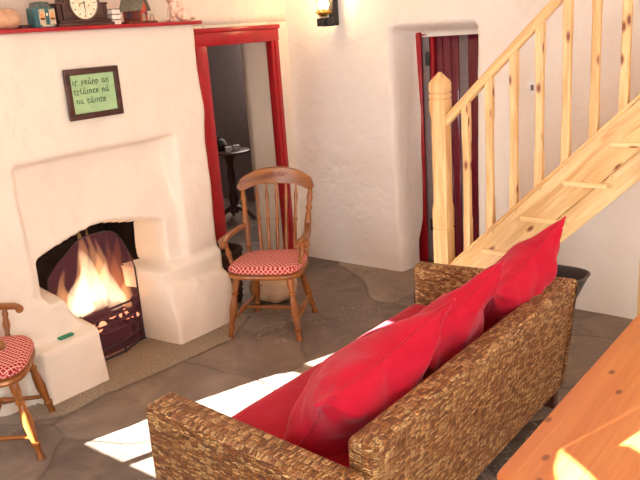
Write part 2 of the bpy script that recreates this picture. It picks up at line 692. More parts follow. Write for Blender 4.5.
def prism(bm, pts, depth, bev=0.0):
    """closed outline pts (3D) extruded by vector depth"""
    depth = Vector(depth)
    vs = [bm.verts.new(Vector(p)) for p in pts]
    ve = [bm.verts.new(Vector(p) + depth) for p in pts]
    n = len(pts)
    fs = [bm.faces.new(vs), bm.faces.new(list(reversed(ve)))]
    for k in range(n):
        fs.append(bm.faces.new((vs[(k + 1) % n], vs[k], ve[k], ve[(k + 1) % n])))
    bmesh.ops.recalc_face_normals(bm, faces=fs)
    if bev > 0:
        es = [e for e in fs[0].edges] + [e for e in fs[1].edges]
        bmesh.ops.bevel(bm, geom=es, offset=bev, segments=2, profile=0.5, affect='EDGES')
    return bm


def ball(bm, c, r, seg=14, rot=None):
    r = Vector(r) if not isinstance(r, (int, float)) else Vector((r, r, r))
    res = bmesh.ops.create_uvsphere(bm, u_segments=seg, v_segments=max(6, seg // 2 + 2), radius=1.0)
    m = Matrix.Translation(Vector(c)) @ (rot.to_4x4() if rot else Matrix.Identity(4)) @ Matrix.Diagonal((r.x, r.y, r.z, 1))
    bmesh.ops.transform(bm, matrix=m, verts=res['verts'])
    return bm


def loft(bm, secs):
    """secs = list of equal-length point rings"""
    rings = [[bm.verts.new(Vector(p)) for p in s] for s in secs]
    n = len(rings[0])
    for a, b in zip(rings, rings[1:]):
        for k in range(n):
            bm.faces.new((a[k], a[(k + 1) % n], b[(k + 1) % n], b[k]))
    bm.faces.new(list(reversed(rings[0])))
    bm.faces.new(rings[-1])
    return bm


def sq(cx, cy, z, h, ch):
    """square section with chamfered corners"""
    ch = max(ch, 0.0015)
    return [(cx - h, cy - h + ch, z), (cx - h + ch, cy - h, z), (cx + h - ch, cy - h, z), (cx + h, cy - h + ch, z),
            (cx + h, cy + h - ch, z), (cx + h - ch, cy + h, z), (cx - h + ch, cy + h, z), (cx - h, cy + h - ch, z)]


def nz(x, y, z, s):
    return noise.noise(Vector((x * s, y * s, z * s)))


def blur(a, n):
    for _ in range(n):
        p = np.pad(a, 1, mode='edge')
        a = (p[:-2, 1:-1] + p[2:, 1:-1] + p[1:-1, :-2] + p[1:-1, 2:] + 2 * p[1:-1, 1:-1]) / 6.0
    return a


def inpoly(px, py, poly):
    ins = np.zeros(px.shape, bool)
    j = len(poly) - 1
    for i in range(len(poly)):
        xi, yi = poly[i]
        xj, yj = poly[j]
        c = ((yi > py) != (yj > py)) & (px < (xj - xi) * (py - yi) / (yj - yi + 1e-12) + xi)
        ins ^= c
        j = i
    return ins


# ------------------------------------------------------------------ floor, ceiling
bm = B()
box(bm, (-7.4, -0.5, -0.12), (2.45, 6.6, 0.0))
struct('floor', bm, M['slate'], smooth=False)
bm = B()
box(bm, (-7.4, -0.5, 3.6), (2.45, 6.6, 3.7))
struct('ceiling', bm, M['ceiling'], smooth=False)

# ------------------------------------------------------------------ chimney breast with fireplace opening (part of the wall)
BX = -3.70
res = 0.0125
ys = np.arange(1.72, 3.465, res)
zs = np.arange(0.0, 2.0001, res)
Yg, Zg = np.meshgrid(ys, zs, indexing='ij')
X = np.full(Yg.shape, BX)


def ss(t):
    t = np.clip(t, 0, 1)
    return t * t * (3 - 2 * t)


# shallow recessed panel over the opening, deepest under its top edge
rec = (Yg > 2.045) & (Yg < 3.145) & (Zg < 1.318) & (Zg > 0.5)
recd = 0.035 + 0.075 * ss((Zg - 0.78) / 0.45)
side = ss((Yg - 2.0) / 0.5) * 0.45 + 0.55
X = np.where(rec, X - recd * side, X)
# upper edge of the recess has a slightly proud hood
X += 0.012 * np.exp(-((Zg - 1.42) / 0.10) ** 2)
# hob seats either side
lblock = (Yg > 1.93) & (Yg < 2.345) & (Zg < 0.345)
X = np.where(lblock, -3.555 - 0.02 * (Zg / 0.335), X)
lstep = (Yg < 2.30) & (Zg >= 0.335) & (Zg < 0.575)
X = np.where(lstep, -3.675, X)
rblock = (Yg > 2.865) & (Yg < 3.46) & (Zg < 0.40 - 0.12 * (Yg - 2.865))
X = np.where(rblock, -3.54 - 0.09 * (Zg / 0.4) ** 2 - 0.03 * (Yg - 2.86), X)
rstep = (Yg > 2.865) & (~rblock) & (Zg < 0.50)
X = np.where(rstep, -3.665, X)
opening = [(2.115, 0.778), (2.12, 0.56), (2.215, 0.55), (2.245, 0.47), (2.285, 0.40), (2.345, 0.355), (2.35, -0.1),
           (2.868, -0.1), (2.868, 0.50), (2.995, 0.50), (2.995, 0.79), (2.78, 0.838), (2.62, 0.872), (2.50, 0.868),
           (2.36, 0.842), (2.22, 0.81)]
op = inpoly(Yg, Zg, opening)
X = np.where(op, -4.02, X)
# rounded right and left arrises
for edge, s in ((3.46, 1), (1.72, -1)):
    d = (edge - Yg) * s
    X -= np.where(d < 0.06, 0.06 - np.sqrt(np.clip(0.06 ** 2 - (0.06 - np.clip(d, 0, 0.06)) ** 2, 0, None)), 0)
X = blur(X, 3)
for i in range(X.shape[0]):
    for j in range(X.shape[1]):
        y, z = ys[i], zs[j]
        X[i, j] += 0.014 * nz(1.3, y, z, 3.2) + 0.0055 * nz(4.1, y, z, 9) + 0.0012 * nz(2, y, z, 30)
bm = B()
Vv = [[None] * len(zs) for _ in ys]
for i in range(len(ys)):
    wob = 0.012 * nz(0, 9, 0.0, 1)
    for j in range(len(zs)):
        yy = ys[i]
        if i > len(ys) - 8:
            yy += 0.016 * nz(0.5, 3.3, zs[j], 2.6)
        Vv[i][j] = bm.verts.new((X[i, j], yy, zs[j]))
for i in range(len(ys) - 1):
    for j in range(len(zs) - 1):
        q = (Vv[i][j], Vv[i + 1][j], Vv[i + 1][j + 1], Vv[i][j + 1])
        if all(v.co.x < -3.985 for v in q):
            continue
        bm.faces.new(q)
# returns to the wall behind
XB = -4.14


def skirt(line):
    back = [bm.verts.new((XB, v.co.y, v.co.z)) for v in line]
    for k in range(len(line) - 1):
        bm.faces.new((line[k], line[k + 1], back[k + 1], back[k]))


skirt(Vv[-1])
skirt(list(reversed(Vv[0])))
skirt([Vv[i][-1] for i in range(len(ys))])
for v in [v for v in bm.verts if not v.link_faces]:
    bm.verts.remove(v)
bmesh.ops.recalc_face_normals(bm, faces=bm.faces)
# soot colour darkens the right hob seat's inner end in place of shade
for f in bm.faces:
    c = f.calc_center_median()
    if c.x < -3.845 and c.x > -4.05 and 2.84 < c.y < 2.875 and c.z < 0.36 and c.x < -3.87:
        f.material_index = 1
struct('wall_chimney_breast', bm, [M['plaster'], M['soot']], angle=180)

# firebox behind the opening
bm = B()
for lo, hi in (((-4.46, 2.0, 0.0), (-4.40, 3.12, 1.15)), ((-4.40, 2.0, 0), (-3.99, 2.06, 1.15)), ((-4.40, 3.03, 0), (-4.0, 3.09, 1.15)),
               ((-4.40, 2.06, 1.0), (-4.0, 3.03, 1.06)), ((-4.40, 2.06, 0.0), (-3.86, 3.03, 0.012))):
    box(bm, lo, hi, 0.004, 1)
struct('wall_firebox', bm, M['soot'], smooth=False)

# ------------------------------------------------------------------ wall with the red door (fireplace side)
WX = -4.12


def lumpy_box(bm, lo, hi, step=0.07, amp=0.007, seed=0):
    """box wall with gently uneven plastered faces"""
    lo = Vector(lo)
    hi = Vector(hi)
    nn = [max(1, int(round((hi[i] - lo[i]) / step))) for i in range(3)]
    cache = {}

    def vert(i, j, k):
        key = (i, j, k)
        if key not in cache:
            p = Vector((lo[0] + (hi[0] - lo[0]) * i / nn[0], lo[1] + (hi[1] - lo[1]) * j / nn[1], lo[2] + (hi[2] - lo[2]) * k / nn[2]))
            q = p.copy()
            q.x += amp * nz(p.x + seed, p.y, p.z, 2.7)
            q.y += amp * nz(p.x, p.y + 5.2 + seed, p.z, 2.7)
            cache[key] = bm.verts.new(q)
        return cache[key]
    for j in range(nn[1]):
        for k in range(nn[2]):
            bm.faces.new((vert(nn[0], j, k), vert(nn[0], j + 1, k), vert(nn[0], j + 1, k + 1), vert(nn[0], j, k + 1)))
            bm.faces.new((vert(0, j, k), vert(0, j, k + 1), vert(0, j + 1, k + 1), vert(0, j + 1, k)))
    for i in range(nn[0]):
        for k in range(nn[2]):
            bm.faces.new((vert(i, 0, k), vert(i + 1, 0, k), vert(i + 1, 0, k + 1), vert(i, 0, k + 1)))
            bm.faces.new((vert(i, nn[1], k), vert(i, nn[1], k + 1), vert(i + 1, nn[1], k + 1), vert(i + 1, nn[1], k)))
    for i in range(nn[0]):
        for j in range(nn[1]):
            bm.faces.new((vert(i, j, nn[2]), vert(i + 1, j, nn[2]), vert(i + 1, j + 1, nn[2]), vert(i, j + 1, nn[2])))
            bm.faces.new((vert(i, j, 0), vert(i, j + 1, 0), vert(i + 1, j + 1, 0), vert(i + 1, j, 0)))


bm = B()
lumpy_box(bm, (-4.62, -0.5, 0), (WX, 1.98, 2.0))
lumpy_box(bm, (-4.62, 3.12, 0), (WX, 3.90, 2.0), seed=2)
lumpy_box(bm, (-4.45, 4.63, 0), (WX, 5.0, 2.0), seed=3)
lumpy_box(bm, (-4.62, 3.90, 1.87), (WX, 4.63, 2.0), seed=4)
lumpy_box(bm, (-4.62, 1.98, 1.16), (WX, 3.12, 2.0), seed=5)
lumpy_box(bm, (-4.62, -0.5, 2.0), (WX, 5.0, 3.6), seed=6)
struct('wall_left', bm, M['plaster'], angle=180)

# red door frame in that wall
door1 = bpy.data.objects.new('door_1', None)
C.objects.link(door1)
door1.location = (WX, 4.27, 0)
door1['kind'] = 'structure'
bm = B()
box(bm, (-4.20, 3.80, 0), (WX + 0.035, 3.905, 1.86), 0.008)
box(bm, (-4.20, 3.895, 0), (-4.15, 3.92, 1.86), 0.004)
obj('door_jamb', bm, M['red_paint'], door1, grain=(0, 0, 1))
bm = B()
box(bm, (-4.15, 4.610, 0), (WX + 0.035, 4.70, 1.86), 0.008)
box(bm, (WX - 0.02, 4.64, 0), (WX + 0.045, 4.665, 1.86), 0.006)
obj('door_jamb', bm, M['red_paint'], door1, grain=(0, 0, 1))
bm = B()
box(bm, (-4.20, 3.79, 1.85), (WX + 0.04, 4.705, 1.955), 0.012)
box(bm, (-4.18, 3.78, 1.945), (WX + 0.055, 4.71, 1.98), 0.01)
obj('door_lintel', bm, M['red_paint'], door1, grain=(0, 1, 0))

# room beyond the red door
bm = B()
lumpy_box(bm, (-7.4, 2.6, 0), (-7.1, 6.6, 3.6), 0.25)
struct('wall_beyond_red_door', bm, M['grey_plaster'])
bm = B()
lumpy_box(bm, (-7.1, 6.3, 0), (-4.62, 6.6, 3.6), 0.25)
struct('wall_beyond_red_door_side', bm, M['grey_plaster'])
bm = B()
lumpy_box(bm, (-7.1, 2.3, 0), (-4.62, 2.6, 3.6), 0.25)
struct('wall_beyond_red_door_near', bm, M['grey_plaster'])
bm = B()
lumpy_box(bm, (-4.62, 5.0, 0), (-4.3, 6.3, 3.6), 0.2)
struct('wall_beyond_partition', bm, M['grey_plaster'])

# ------------------------------------------------------------------ lamp wall (far wall) with the deep door recess
res = 0.0175
xs = np.arange(-4.16, 2.32, res)
zs = np.concatenate([np.arange(0, 2.2, res), np.arange(2.2, 3.61, 0.07)])
Xg, Zg = np.meshgrid(xs, zs, indexing='ij')
base = np.interp(Xg, [-4.2, -3.0, -2.4, -1.6, 2.4], [4.83, 4.825, 4.72, 4.655, 4.61])
base = base + np.interp(Zg, [0, 1.0, 2.2], [-0.01, 0.0, 0.03])
Yw = base.copy()
left = -3.05 - 0.036 * Zg
rx = (Xg > left) & (Xg < -2.375) & (Zg < 1.865)
depth = 0.29 * ss((Xg - left) / 0.06 + 0.2)
Yw = np.where(rx, base + 0.30, Yw)
Yw = np.where(rx & (Xg < left + 0.02 * Zg), base + 0.30 * ss((Xg - left) / (0.02 * Zg + 1e-4)), Yw)
hole = (Xg > -3.052) & (Xg < -2.42) & (Zg < 1.805)
Yw = blur(Yw, 3)
for i in range(Yw.shape[0]):
    for j in range(Yw.shape[1]):
        Yw[i, j] += 0.010 * nz(xs[i], 1.7, zs[j], 2.6) + 0.004 * nz(xs[i], 4.7, zs[j], 9) + 0.0015 * nz(xs[i], 2, zs[j], 26)
bm = B()
Vv = [[bm.verts.new((xs[i], Yw[i, j], zs[j])) for j in range(len(zs))] for i in range(len(xs))]
for i in range(len(xs) - 1):
    for j in range(len(zs) - 1):
        if hole[i, j] and hole[i + 1, j + 1] and hole[i + 1, j] and hole[i, j + 1]:
            continue
        bm.faces.new((Vv[i][j], Vv[i + 1][j], Vv[i + 1][j + 1], Vv[i][j + 1]))
bmesh.ops.recalc_face_normals(bm, faces=bm.faces)
struct('wall_back', bm, M['plaster_lamp'], angle=180)

# maroon door standing ajar in the recess
door2 = bpy.data.objects.new('door_2', None)
C.objects.link(door2)
door2.location = (-2.72, 5.16, 0)
door2['kind'] = 'structure'
bm = B()
box(bm, (-3.10, 5.125, 0), (-3.022, 5.142, 1.86), 0.004)
obj('door_jamb', bm, M['red_paint'], door2, grain=(0, 0, 1))
bm = B()
box(bm, (-2.50, 5.12, 0), (-2.38, 5.20, 1.83), 0.006)
obj('door_jamb', bm, M['dark_red_paint'], door2, grain=(0, 0, 1))
bm = B()
box(bm, (-3.10, 5.145, 1.812), (-2.38, 5.20, 1.87), 0.004)
obj('door_lintel', bm, M['red_paint'], door2, grain=(1, 0, 0))
bm = B()
box(bm, (-3.025, 5.150, 0.02), (-2.965, 5.158, 1.83), 0.002)
obj('door_stop', bm, M['grey_paint'], door2, grain=(0, 0, 1))
# leaf: vertical boards
bm = B()
for a, b2 in ((-2.962, -2.935),):
    box(bm, (a, 5.16, 0.02), (b2, 5.22, 1.80), 0.003)
leaf = obj('door_edge', bm, M['red_paint'], door2, grain=(0, 0, 1))
bm = B()
bw = (-2.935, -2.87, -2.80, -2.735)
for a, b2 in zip(bw, bw[1:]):
    box(bm, (a + 0.0015, 5.19, 0.02), (b2 - 0.0015, 5.222, 1.80), 0.006, 2)
leaf = obj('door_leaf', bm, M['dark_red_paint'], door2, grain=(0, 0, 1))
bm = B()
box(bm, (-2.735, 5.195, 0.02), (-2.66, 5.215, 1.80), 0.004)
box(bm, (-2.66, 5.19, 0.02), (-2.50, 5.222, 1.80), 0.004)
o = obj('door_board', bm, [M['grey_paint'], M['dark_red_paint']], door2, grain=(0, 0, 1))
for p in o.data.polygons:
    if p.center.x + door2.location.x > -2.66:
        p.material_index = 1
for z in (1.64, 0.32):
    bm = B()
    box(bm, (-2.998, 5.141, z - 0.05), (-2.958, 5.149, z + 0.05), 0.003)
    lathe(bm, (-2.98, 5.148, z - 0.055), (-2.98, 5.148, z + 0.055), [(0, .008), (1, .008)], 8)
    obj('hinge', bm, M['black_metal'], door2)
# space behind that door
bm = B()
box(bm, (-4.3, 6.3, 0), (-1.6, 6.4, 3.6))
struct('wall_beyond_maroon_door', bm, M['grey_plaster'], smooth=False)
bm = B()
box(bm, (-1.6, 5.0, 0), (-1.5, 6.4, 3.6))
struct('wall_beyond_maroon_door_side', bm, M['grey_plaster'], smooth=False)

# ------------------------------------------------------------------ window walls behind and beside the camera
WY = -0.35
W1 = (-3.85, -3.06, 0.905, 1.90)
W2 = (-1.40, -0.55, 0.905, 1.90)
W_FILL = (0.32, 1.88, 0.92, 2.06)  # extra unseen window, added to let fill light onto the far wall


def wall_with_holes_y(bm, x0, x1, z1, y0, y1, holes):
    cuts = sorted(holes)
    px = x0
    for (a, b2, c, d) in cuts:
        box(bm, (px, y0, 0), (a, y1, z1))
        box(bm, (a, y0, 0), (b2, y1, c))
        box(bm, (a, y0, d), (b2, y1, z1))
        px = b2
    box(bm, (px, y0, 0), (x1, y1, z1))


bm = B()
wall_with_holes_y(bm, -4.62, 2.45, 3.6, WY - 0.10, WY, [W1, W2, W_FILL])
struct('wall_front', bm, M['plaster'], smooth=False)


def sash(n, rect):
    a, b2, c, d = rect
    r = bpy.data.objects.new('window_%d' % n, None)
    C.objects.link(r)
    r.location = ((a + b2) / 2, WY - 0.05, c)
    r['kind'] = 'structure'
    f = 0.022
    bm = B()
    y0, y1 = WY - 0.05, WY - 0.015
    box(bm, (a, y0, c), (a + f, y1, d))
    box(bm, (b2 - f, y0, c), (b2, y1, d))
    box(bm, (a, y0, c), (b2, y1, c + f))
    box(bm, (a, y0, d - f), (b2, y1, d))
    mx = (a + b2) / 2
    box(bm, (mx - 0.02, y0, c), (mx + 0.02, y1, d))
    zz = c + (d - c) * 0.55
    box(bm, (a, y0, zz - 0.02), (b2, y1, zz + 0.02))
    obj('window_frame', bm, M['white_plastic'], r, smooth=False)
    bm = B()
    box(bm, (a + 0.01, WY - 0.034, c + 0.01), (b2 - 0.01, WY - 0.030, d - 0.01))
    obj('pane', bm, M['glass'], r, smooth=False)


sash(1, W1)
sash(2, W2)
sash(4, W_FILL)
# wall on the camera side with a wide window
bm = B()
EX0, EX1 = 2.32, 2.42
box(bm, (EX0, -0.45, 0), (EX1, 0.2, 3.6))
box(bm, (EX0, 3.2, 0), (EX1, 5.0, 3.6))
box(bm, (EX0, 0.2, 0), (EX1, 3.2, 0.65))
box(bm, (EX0, 0.2, 2.45), (EX1, 3.2, 3.6))
struct('wall_right', bm, M['plaster'], smooth=False)
r = bpy.data.objects.new('window_3', None)
C.objects.link(r)
r.location = (2.37, 1.7, 0.65)
r['kind'] = 'structure'
bm = B()
for y in (0.2, 1.18, 2.16, 3.15):
    box(bm, (2.385, y, 0.65), (2.415, y + 0.05, 2.45))
for z in (0.65, 1.9, 2.4):
    box(bm, (2.385, 0.2, z), (2.415, 3.2, z + 0.05))
obj('window_frame', bm, M['white_plastic'], r, smooth=False)
bm = B()
box(bm, (2.398, 0.21, 0.66), (2.402, 3.19, 2.44))
obj('pane', bm, M['glass'], r, smooth=False)

# ------------------------------------------------------------------ hearth slab, shelf
bm = B()
pts = [(-3.86, 2.05), (-3.86, 2.95), (-3.52, 3.5), (-3.34, 3.12), (-3.37, 2.6), (-3.43, 2.2), (-3.42, 1.92), (-3.52, 1.80)]
prism(bm, [(x, y, 0.0) for x, y in pts], (0, 0, 0.014), 0.004)
struct('trim_1', bm, M['hearth'])

bm = B()
box(bm, (-4.13, 1.60, 2.0), (-3.655, 3.475, 2.022), 0.005)
tag(obj('mantel_shelf', bm, M['red_paint'], grain=(0, 1, 0)), 'long red painted shelf along the top of the white chimney breast', 'shelf')

# ------------------------------------------------------------------ fire, grate, guard
fire = thing('log_fire', 'blazing fire with tall yellow flames in the white fireplace', 'fire', (-4.0, 2.58, 0.012))


def flame(pts, radii, mat, flat=1.0):
    bm = B()
    tube(bm, pts, radii, 14)
    c = sum((v.co for v in bm.verts), Vector()) / len(bm.verts)
    for v in bm.verts:
        v.co.x = c.x + (v.co.x - c.x) * flat
    for v in bm.verts:
        v.co.y += 0.022 * nz(v.co.y * 2, 0.3, v.co.z, 8) + 0.008 * nz(v.co.y * 3, 1.3, v.co.z, 22)
    return obj('flame', bm, mat, fire, uv=False, angle=180)


def fl(y, z0, z1, r, lean, mat, x=-4.02, flat=0.7):
    n = 12
    pts, rr = [], []
    for i in range(n + 1):
        s = i / n
        pts.append((x + 0.02 * math.sin(4 * s + y * 9), y + lean * s + 0.02 * math.sin(6 * s + y * 21), z0 + (z1 - z0) * s))
        rr.append(max(0.002, r * (min(1, (s / 0.18) ** 0.6) if s < 0.18 else max(0.0, 1 - ((s - 0.18) / 0.82)) ** 0.85)))
    flame(pts, rr, mat, flat)


fl(2.60, 0.22, 0.70, 0.125, -0.03, M['flame_core'])
fl(2.50, 0.22, 0.60, 0.105, 0.02, M['flame_core'], -3.99)
fl(2.71, 0.22, 0.58, 0.090, 0.00, M['flame_core'], -3.99)
fl(2.57, 0.30, 0.84, 0.060, -0.02, M['flame_mid'])
fl(2.69, 0.30, 0.82, 0.055, -0.03, M['flame_mid'], -4.05)
fl(2.78, 0.24, 0.70, 0.085, 0.05, M['flame_out'])
fl(2.88, 0.22, 0.62, 0.065, 0.02, M['flame_out'], -4.0)
fl(2.44, 0.22, 0.60, 0.080, -0.03, M['flame_mid'])
fl(2.63, 0.30, 0.76, 0.070, 0.03, M['flame_mid'], -3.97)
fl(2.55, 0.28, 0.74, 0.085, -0.05, M['flame_out'], -3.96)
fl(2.74, 0.28, 0.72, 0.080, 0.00, M['flame_out'], -3.97)
fl(2.82, 0.22, 0.50, 0.060, 0.02, M['flame_mid'], -3.97)
for i, (a, b2, r) in enumerate((((-4.1, 2.36, 0.25), (-3.98, 2.78, 0.24), .040), ((-3.93, 2.42, 0.24), (-4.05, 2.82, 0.25), .04),
                                ((-4.1, 2.48, 0.27), (-4.02, 2.72, 0.28), .036))):
    bm = B()
    lathe(bm, a, b2, [(0, r * .8), (0.05, r), (0.5, r * 1.06), (0.95, r), (1, r * .8)], 12)
    for v in bm.verts:
        v.co += Vector((nz(v.co.x, v.co.y, v.co.z, 14),) * 3) * 0.008
    obj('log', bm, M['log'], fire)
bm = B()
random.seed(3)
for k in range(34):
    c = (random.uniform(-4.14, -3.9), random.uniform(2.36, 2.84), random.uniform(0.14, 0.215))
    ball(bm, c, (random.uniform(.018, .03), random.uniform(.02, .035), random.uniform(.014, .024)), 8)
o = obj('ember_bed', bm, [M['ember'], M['soot']], fire, uv=False)
for p in o.data.polygons:
    p.material_index = 0 if nz(p.center.x, p.center.y, p.center.z, 22) > 0.02 else 1

grate = thing('fire_grate', 'dark iron grate holding the burning logs', 'grate', (-4.0, 2.60, 0.012))
bm = B()
for z in (0.15, 0.20, 0.25, 0.30):
    tube(bm, [(-4.10, 2.32, z), (-3.92, 2.34, z), (-3.875, 2.42, z), (-3.87, 2.60, z), (-3.875, 2.78, z), (-3.92, 2.85, z), (-4.10, 2.87, z)], 0.008, 8)
obj('front_bar', bm, M['iron'], grate)
bm = B()
for y in np.linspace(2.36, 2.83, 9):
    tube(bm, [(-4.16, y, 0.125), (-3.89, y, 0.125)], 0.008, 6)
obj('bottom_grid', bm, M['iron'], grate)
for x, y in ((-3.88, 2.40), (-3.88, 2.80), (-4.13, 2.34), (-4.13, 2.86)):
    bm = B()
    lathe(bm, (x, y, 0.012), (x, y, 0.32), [(0, .016), (.1, .012), (.9, .011), (.95, .017), (1, .006)], 10)
    obj('leg', bm, M['iron'], grate)

guard = thing('spark_guard', 'black framed spark guard of fine gauze standing before the fire', 'fire guard', (-3.82, 2.58, 0.012))


def gtop(y):
    return 0.825 - 0.325 * min(1.0, abs(y - 2.53) / 0.33) ** 3


plan = [(-3.90, 2.24), (-3.80, 2.335), (-3.795, 2.63), (-3.885, 2.855)]


def pline(n=10):
    out = []
    for (a, b2) in zip(plan, plan[1:]):
        for k in range(n):
            s = k / n
            out.append((a[0] + (b2[0] - a[0]) * s, a[1] + (b2[1] - a[1]) * s))
    out.append(plan[-1])
    return out


for k, (a, b2) in enumerate(zip(plan, plan[1:])):
    bm = B()
    seg = [(a[0] + (b2[0] - a[0]) * s / 10, a[1] + (b2[1] - a[1]) * s / 10) for s in range(11)]
    for p, q_ in zip(seg, seg[1:]):
        vs = [bm.verts.new(c) for c in ((p[0], p[1], .03), (q_[0], q_[1], .03), (q_[0], q_[1], gtop(q_[1])), (p[0], p[1], gtop(p[1])))]
        bm.faces.new(vs)
    bmesh.ops.remove_doubles(bm, verts=bm.verts, dist=1e-5)
    obj('gauze_panel', bm, M['gauze'], guard, smooth=False)
bm = B()
pl = pline()
tube(bm, [(x, y, gtop(y)) for x, y in pl], 0.004, 6)
tube(bm, [(x, y, 0.085) for x, y in pl], 0.007, 6)
tube(bm, [(x, y, 0.022) for x, y in pl], 0.008, 6)
for x, y in (plan[0], plan[-1]):
    tube(bm, [(x, y, 0.014), (x, y, gtop(y))], 0.006, 6)
tube(bm, [(plan[2][0], plan[2][1], 0.014), (plan[2][0], plan[2][1], 0.10)], 0.008, 6)
obj('wire_frame', bm, M['black_metal'], guard)

pl = bpy.data.lights.new('firelight', 'POINT')
pl.energy = 0.6
pl.color = (1.0, 0.5, 0.2)
pl.shadow_soft_size = 0.08
po = bpy.data.objects.new('firelight', pl)
C.objects.link(po)
po.location = (-3.99, 2.6, 0.5)

# green matchbook on the left hob
bm = B()
box(bm, (-3.645, 2.09, 0.338), (-3.615, 2.18, 0.350), 0.002)
tag(obj('matchbox', bm, M['green_matches']), 'small flat green matchbox lying on the left hob of the fireplace', 'matchbox')

# ------------------------------------------------------------------ framed saying
fx = -3.688
pic = thing('framed_motto', 'dark framed green card with a handwritten saying on the chimney breast', 'picture', (fx, 2.615, 1.515))
y0, y1, z0, z1 = 2.418, 2.780, 1.515, 1.795
bm = B()
fw = 0.034
for lo, hi in (((fx, y0, z0), (fx + .022, y1, z0 + fw)), ((fx, y0, z1 - fw), (fx + .022, y1, z1)),
               ((fx, y0, z0 + fw * .6), (fx + .022, y0 + fw, z1 - fw * .6)), ((fx, y1 - fw, z0 + fw * .6), (fx + .022, y1, z1 - fw * .6))):
    box(bm, lo, hi, 0.006)
obj('frame', bm, M['dark_wood'], pic, grain=(0, 1, 0))
bm = B()
box(bm, (fx, y0 + .02, z0 + .02), (fx + .010, y1 - .02, z1 - .02))
obj('card', bm, M['green_card'], pic, smooth=False)
# lettering drawn as strokes on a unit grid (x advance, baseline 0, x-height 1)
GL = {
    'i': ([[(0.2, 1), (0.2, 0.05), (0.32, 0)]], 0.5),
    's': ([[(0.1, -0.35), (0.16, 0.9), (0.3, 1.05), (0.5, 0.85)]], 0.62),
    'f': ([[(0.15, -0.4), (0.15, 0.95), (0.5, 1.0)], [(0.15, 0.45), (0.5, 0.5)]], 0.65),
    'e': ([[(0.08, 0.5), (0.5, 0.62), (0.42, 0.95), (0.2, 1.0), (0.06, 0.6), (0.12, 0.1), (0.35, 0.0), (0.52, 0.14)]], 0.66),
    'a': ([[(0.5, 1.0), (0.2, 0.9), (0.06, 0.45), (0.15, 0.05), (0.38, 0.1), (0.52, 0.6), (0.52, 0.1), (0.64, 0.0)]], 0.76),
    'á': ([[(0.5, 1.0), (0.2, 0.9), (0.06, 0.45), (0.15, 0.05), (0.38, 0.1), (0.52, 0.6), (0.52, 0.1), (0.64, 0.0)], [(0.3, 1.3), (0.5, 1.6)]], 0.76),
    'r': ([[(0.12, -0.35), (0.14, 1.0)], [(0.14, 0.7), (0.35, 1.0), (0.5, 0.75), (0.5, 0.0)]], 0.68),
    'n': ([[(0.12, 1.0), (0.12, 0.0)], [(0.12, 0.7), (0.35, 1.0), (0.52, 0.8), (0.52, 0.08), (0.64, 0.0)]], 0.76),
    't': ([[(0.02, 0.95), (0.55, 1.0)], [(0.28, 0.97), (0.1, 0.5), (0.18, 0.05), (0.4, 0.0), (0.52, 0.15)]], 0.64),
    'l': ([[(0.15, 1.55), (0.13, 0.1), (0.25, 0.0), (0.4, 0.08)]], 0.48),
    ' ': ([], 0.62),
}


def write(line, y, z, s, parent, sx):
    px = fx + 0.0112
    cx = y
    for word in line.split(' '):
        bm = B()
        for ch in word:
            strokes, adv = GL[ch]
            for st_ in strokes:
                tube(bm, [(px, cx + p[0] * s * sx, z + p[1] * s) for p in st_], 0.0021, 5)
            cx += adv * s * sx
        obj('word', bm, M['ink'], parent, uv=False)
        cx += GL[' '][1] * s * sx


for line, y, z, sx in (('is feárr an', 2.462, 1.704, 1.38), ('tsláinte ná', 2.466, 1.652, 1.33), ('na táinte', 2.474, 1.600, 1.33)):
    write(line, y, z + .003, 0.0215, pic, sx * 1.16)

# ------------------------------------------------------------------ things on the shelf
SZ = 2.022
SX = -3.72


# stoneware bottle on its side
bot = thing('stoneware_bottle', 'beige stoneware hot water bottle lying at the left end of the shelf', 'bottle', (SX, 2.04, SZ))
bm = B()
lathe(bm, (SX, 1.90, SZ + .052), (SX, 2.232, SZ + .052), [(0, .02), (.01, .04), (.05, .05), (.12, .052), (.85, .052), (.93, .048), (.98, .036), (1, .02)], 24)
obj('body', bm, M['stoneware'], bot, uv=False)
bm = B()
lathe(bm, (SX, 2.095, SZ + .098), (SX, 2.095, SZ + .135), [(0, .02), (.3, .016), (.5, .024), (.9, .024), (1, .012)], 14)
obj('stopper', bm, M['terracotta'], bot, uv=False)

bm = B()
box(bm, (-3.82, 2.245, SZ), (-3.72, 2.305, SZ + .02), 0.003)
tag(obj('wooden_block', bm, M['dark_wood'], grain=(0, 1, 0)), 'low dark wooden block between the stoneware bottle and the tin', 'block')

# tin caddy
tx, ty = -3.725, 2.372
tin = thing('tea_tin', 'teal patterned tin caddy with ship pictures beside the clock', 'tin', (tx, ty, SZ))


def octo(c, hx, hy, ch, z):
    return [(c[0] - hx, c[1] - hy + ch, z), (c[0] - hx + ch, c[1] - hy, z), (c[0] + hx - ch, c[1] - hy, z), (c[0] + hx, c[1] - hy + ch, z),
            (c[0] + hx, c[1] + hy - ch, z), (c[0] + hx - ch, c[1] + hy, z), (c[0] - hx + ch, c[1] + hy, z), (c[0] - hx, c[1] + hy - ch, z)]


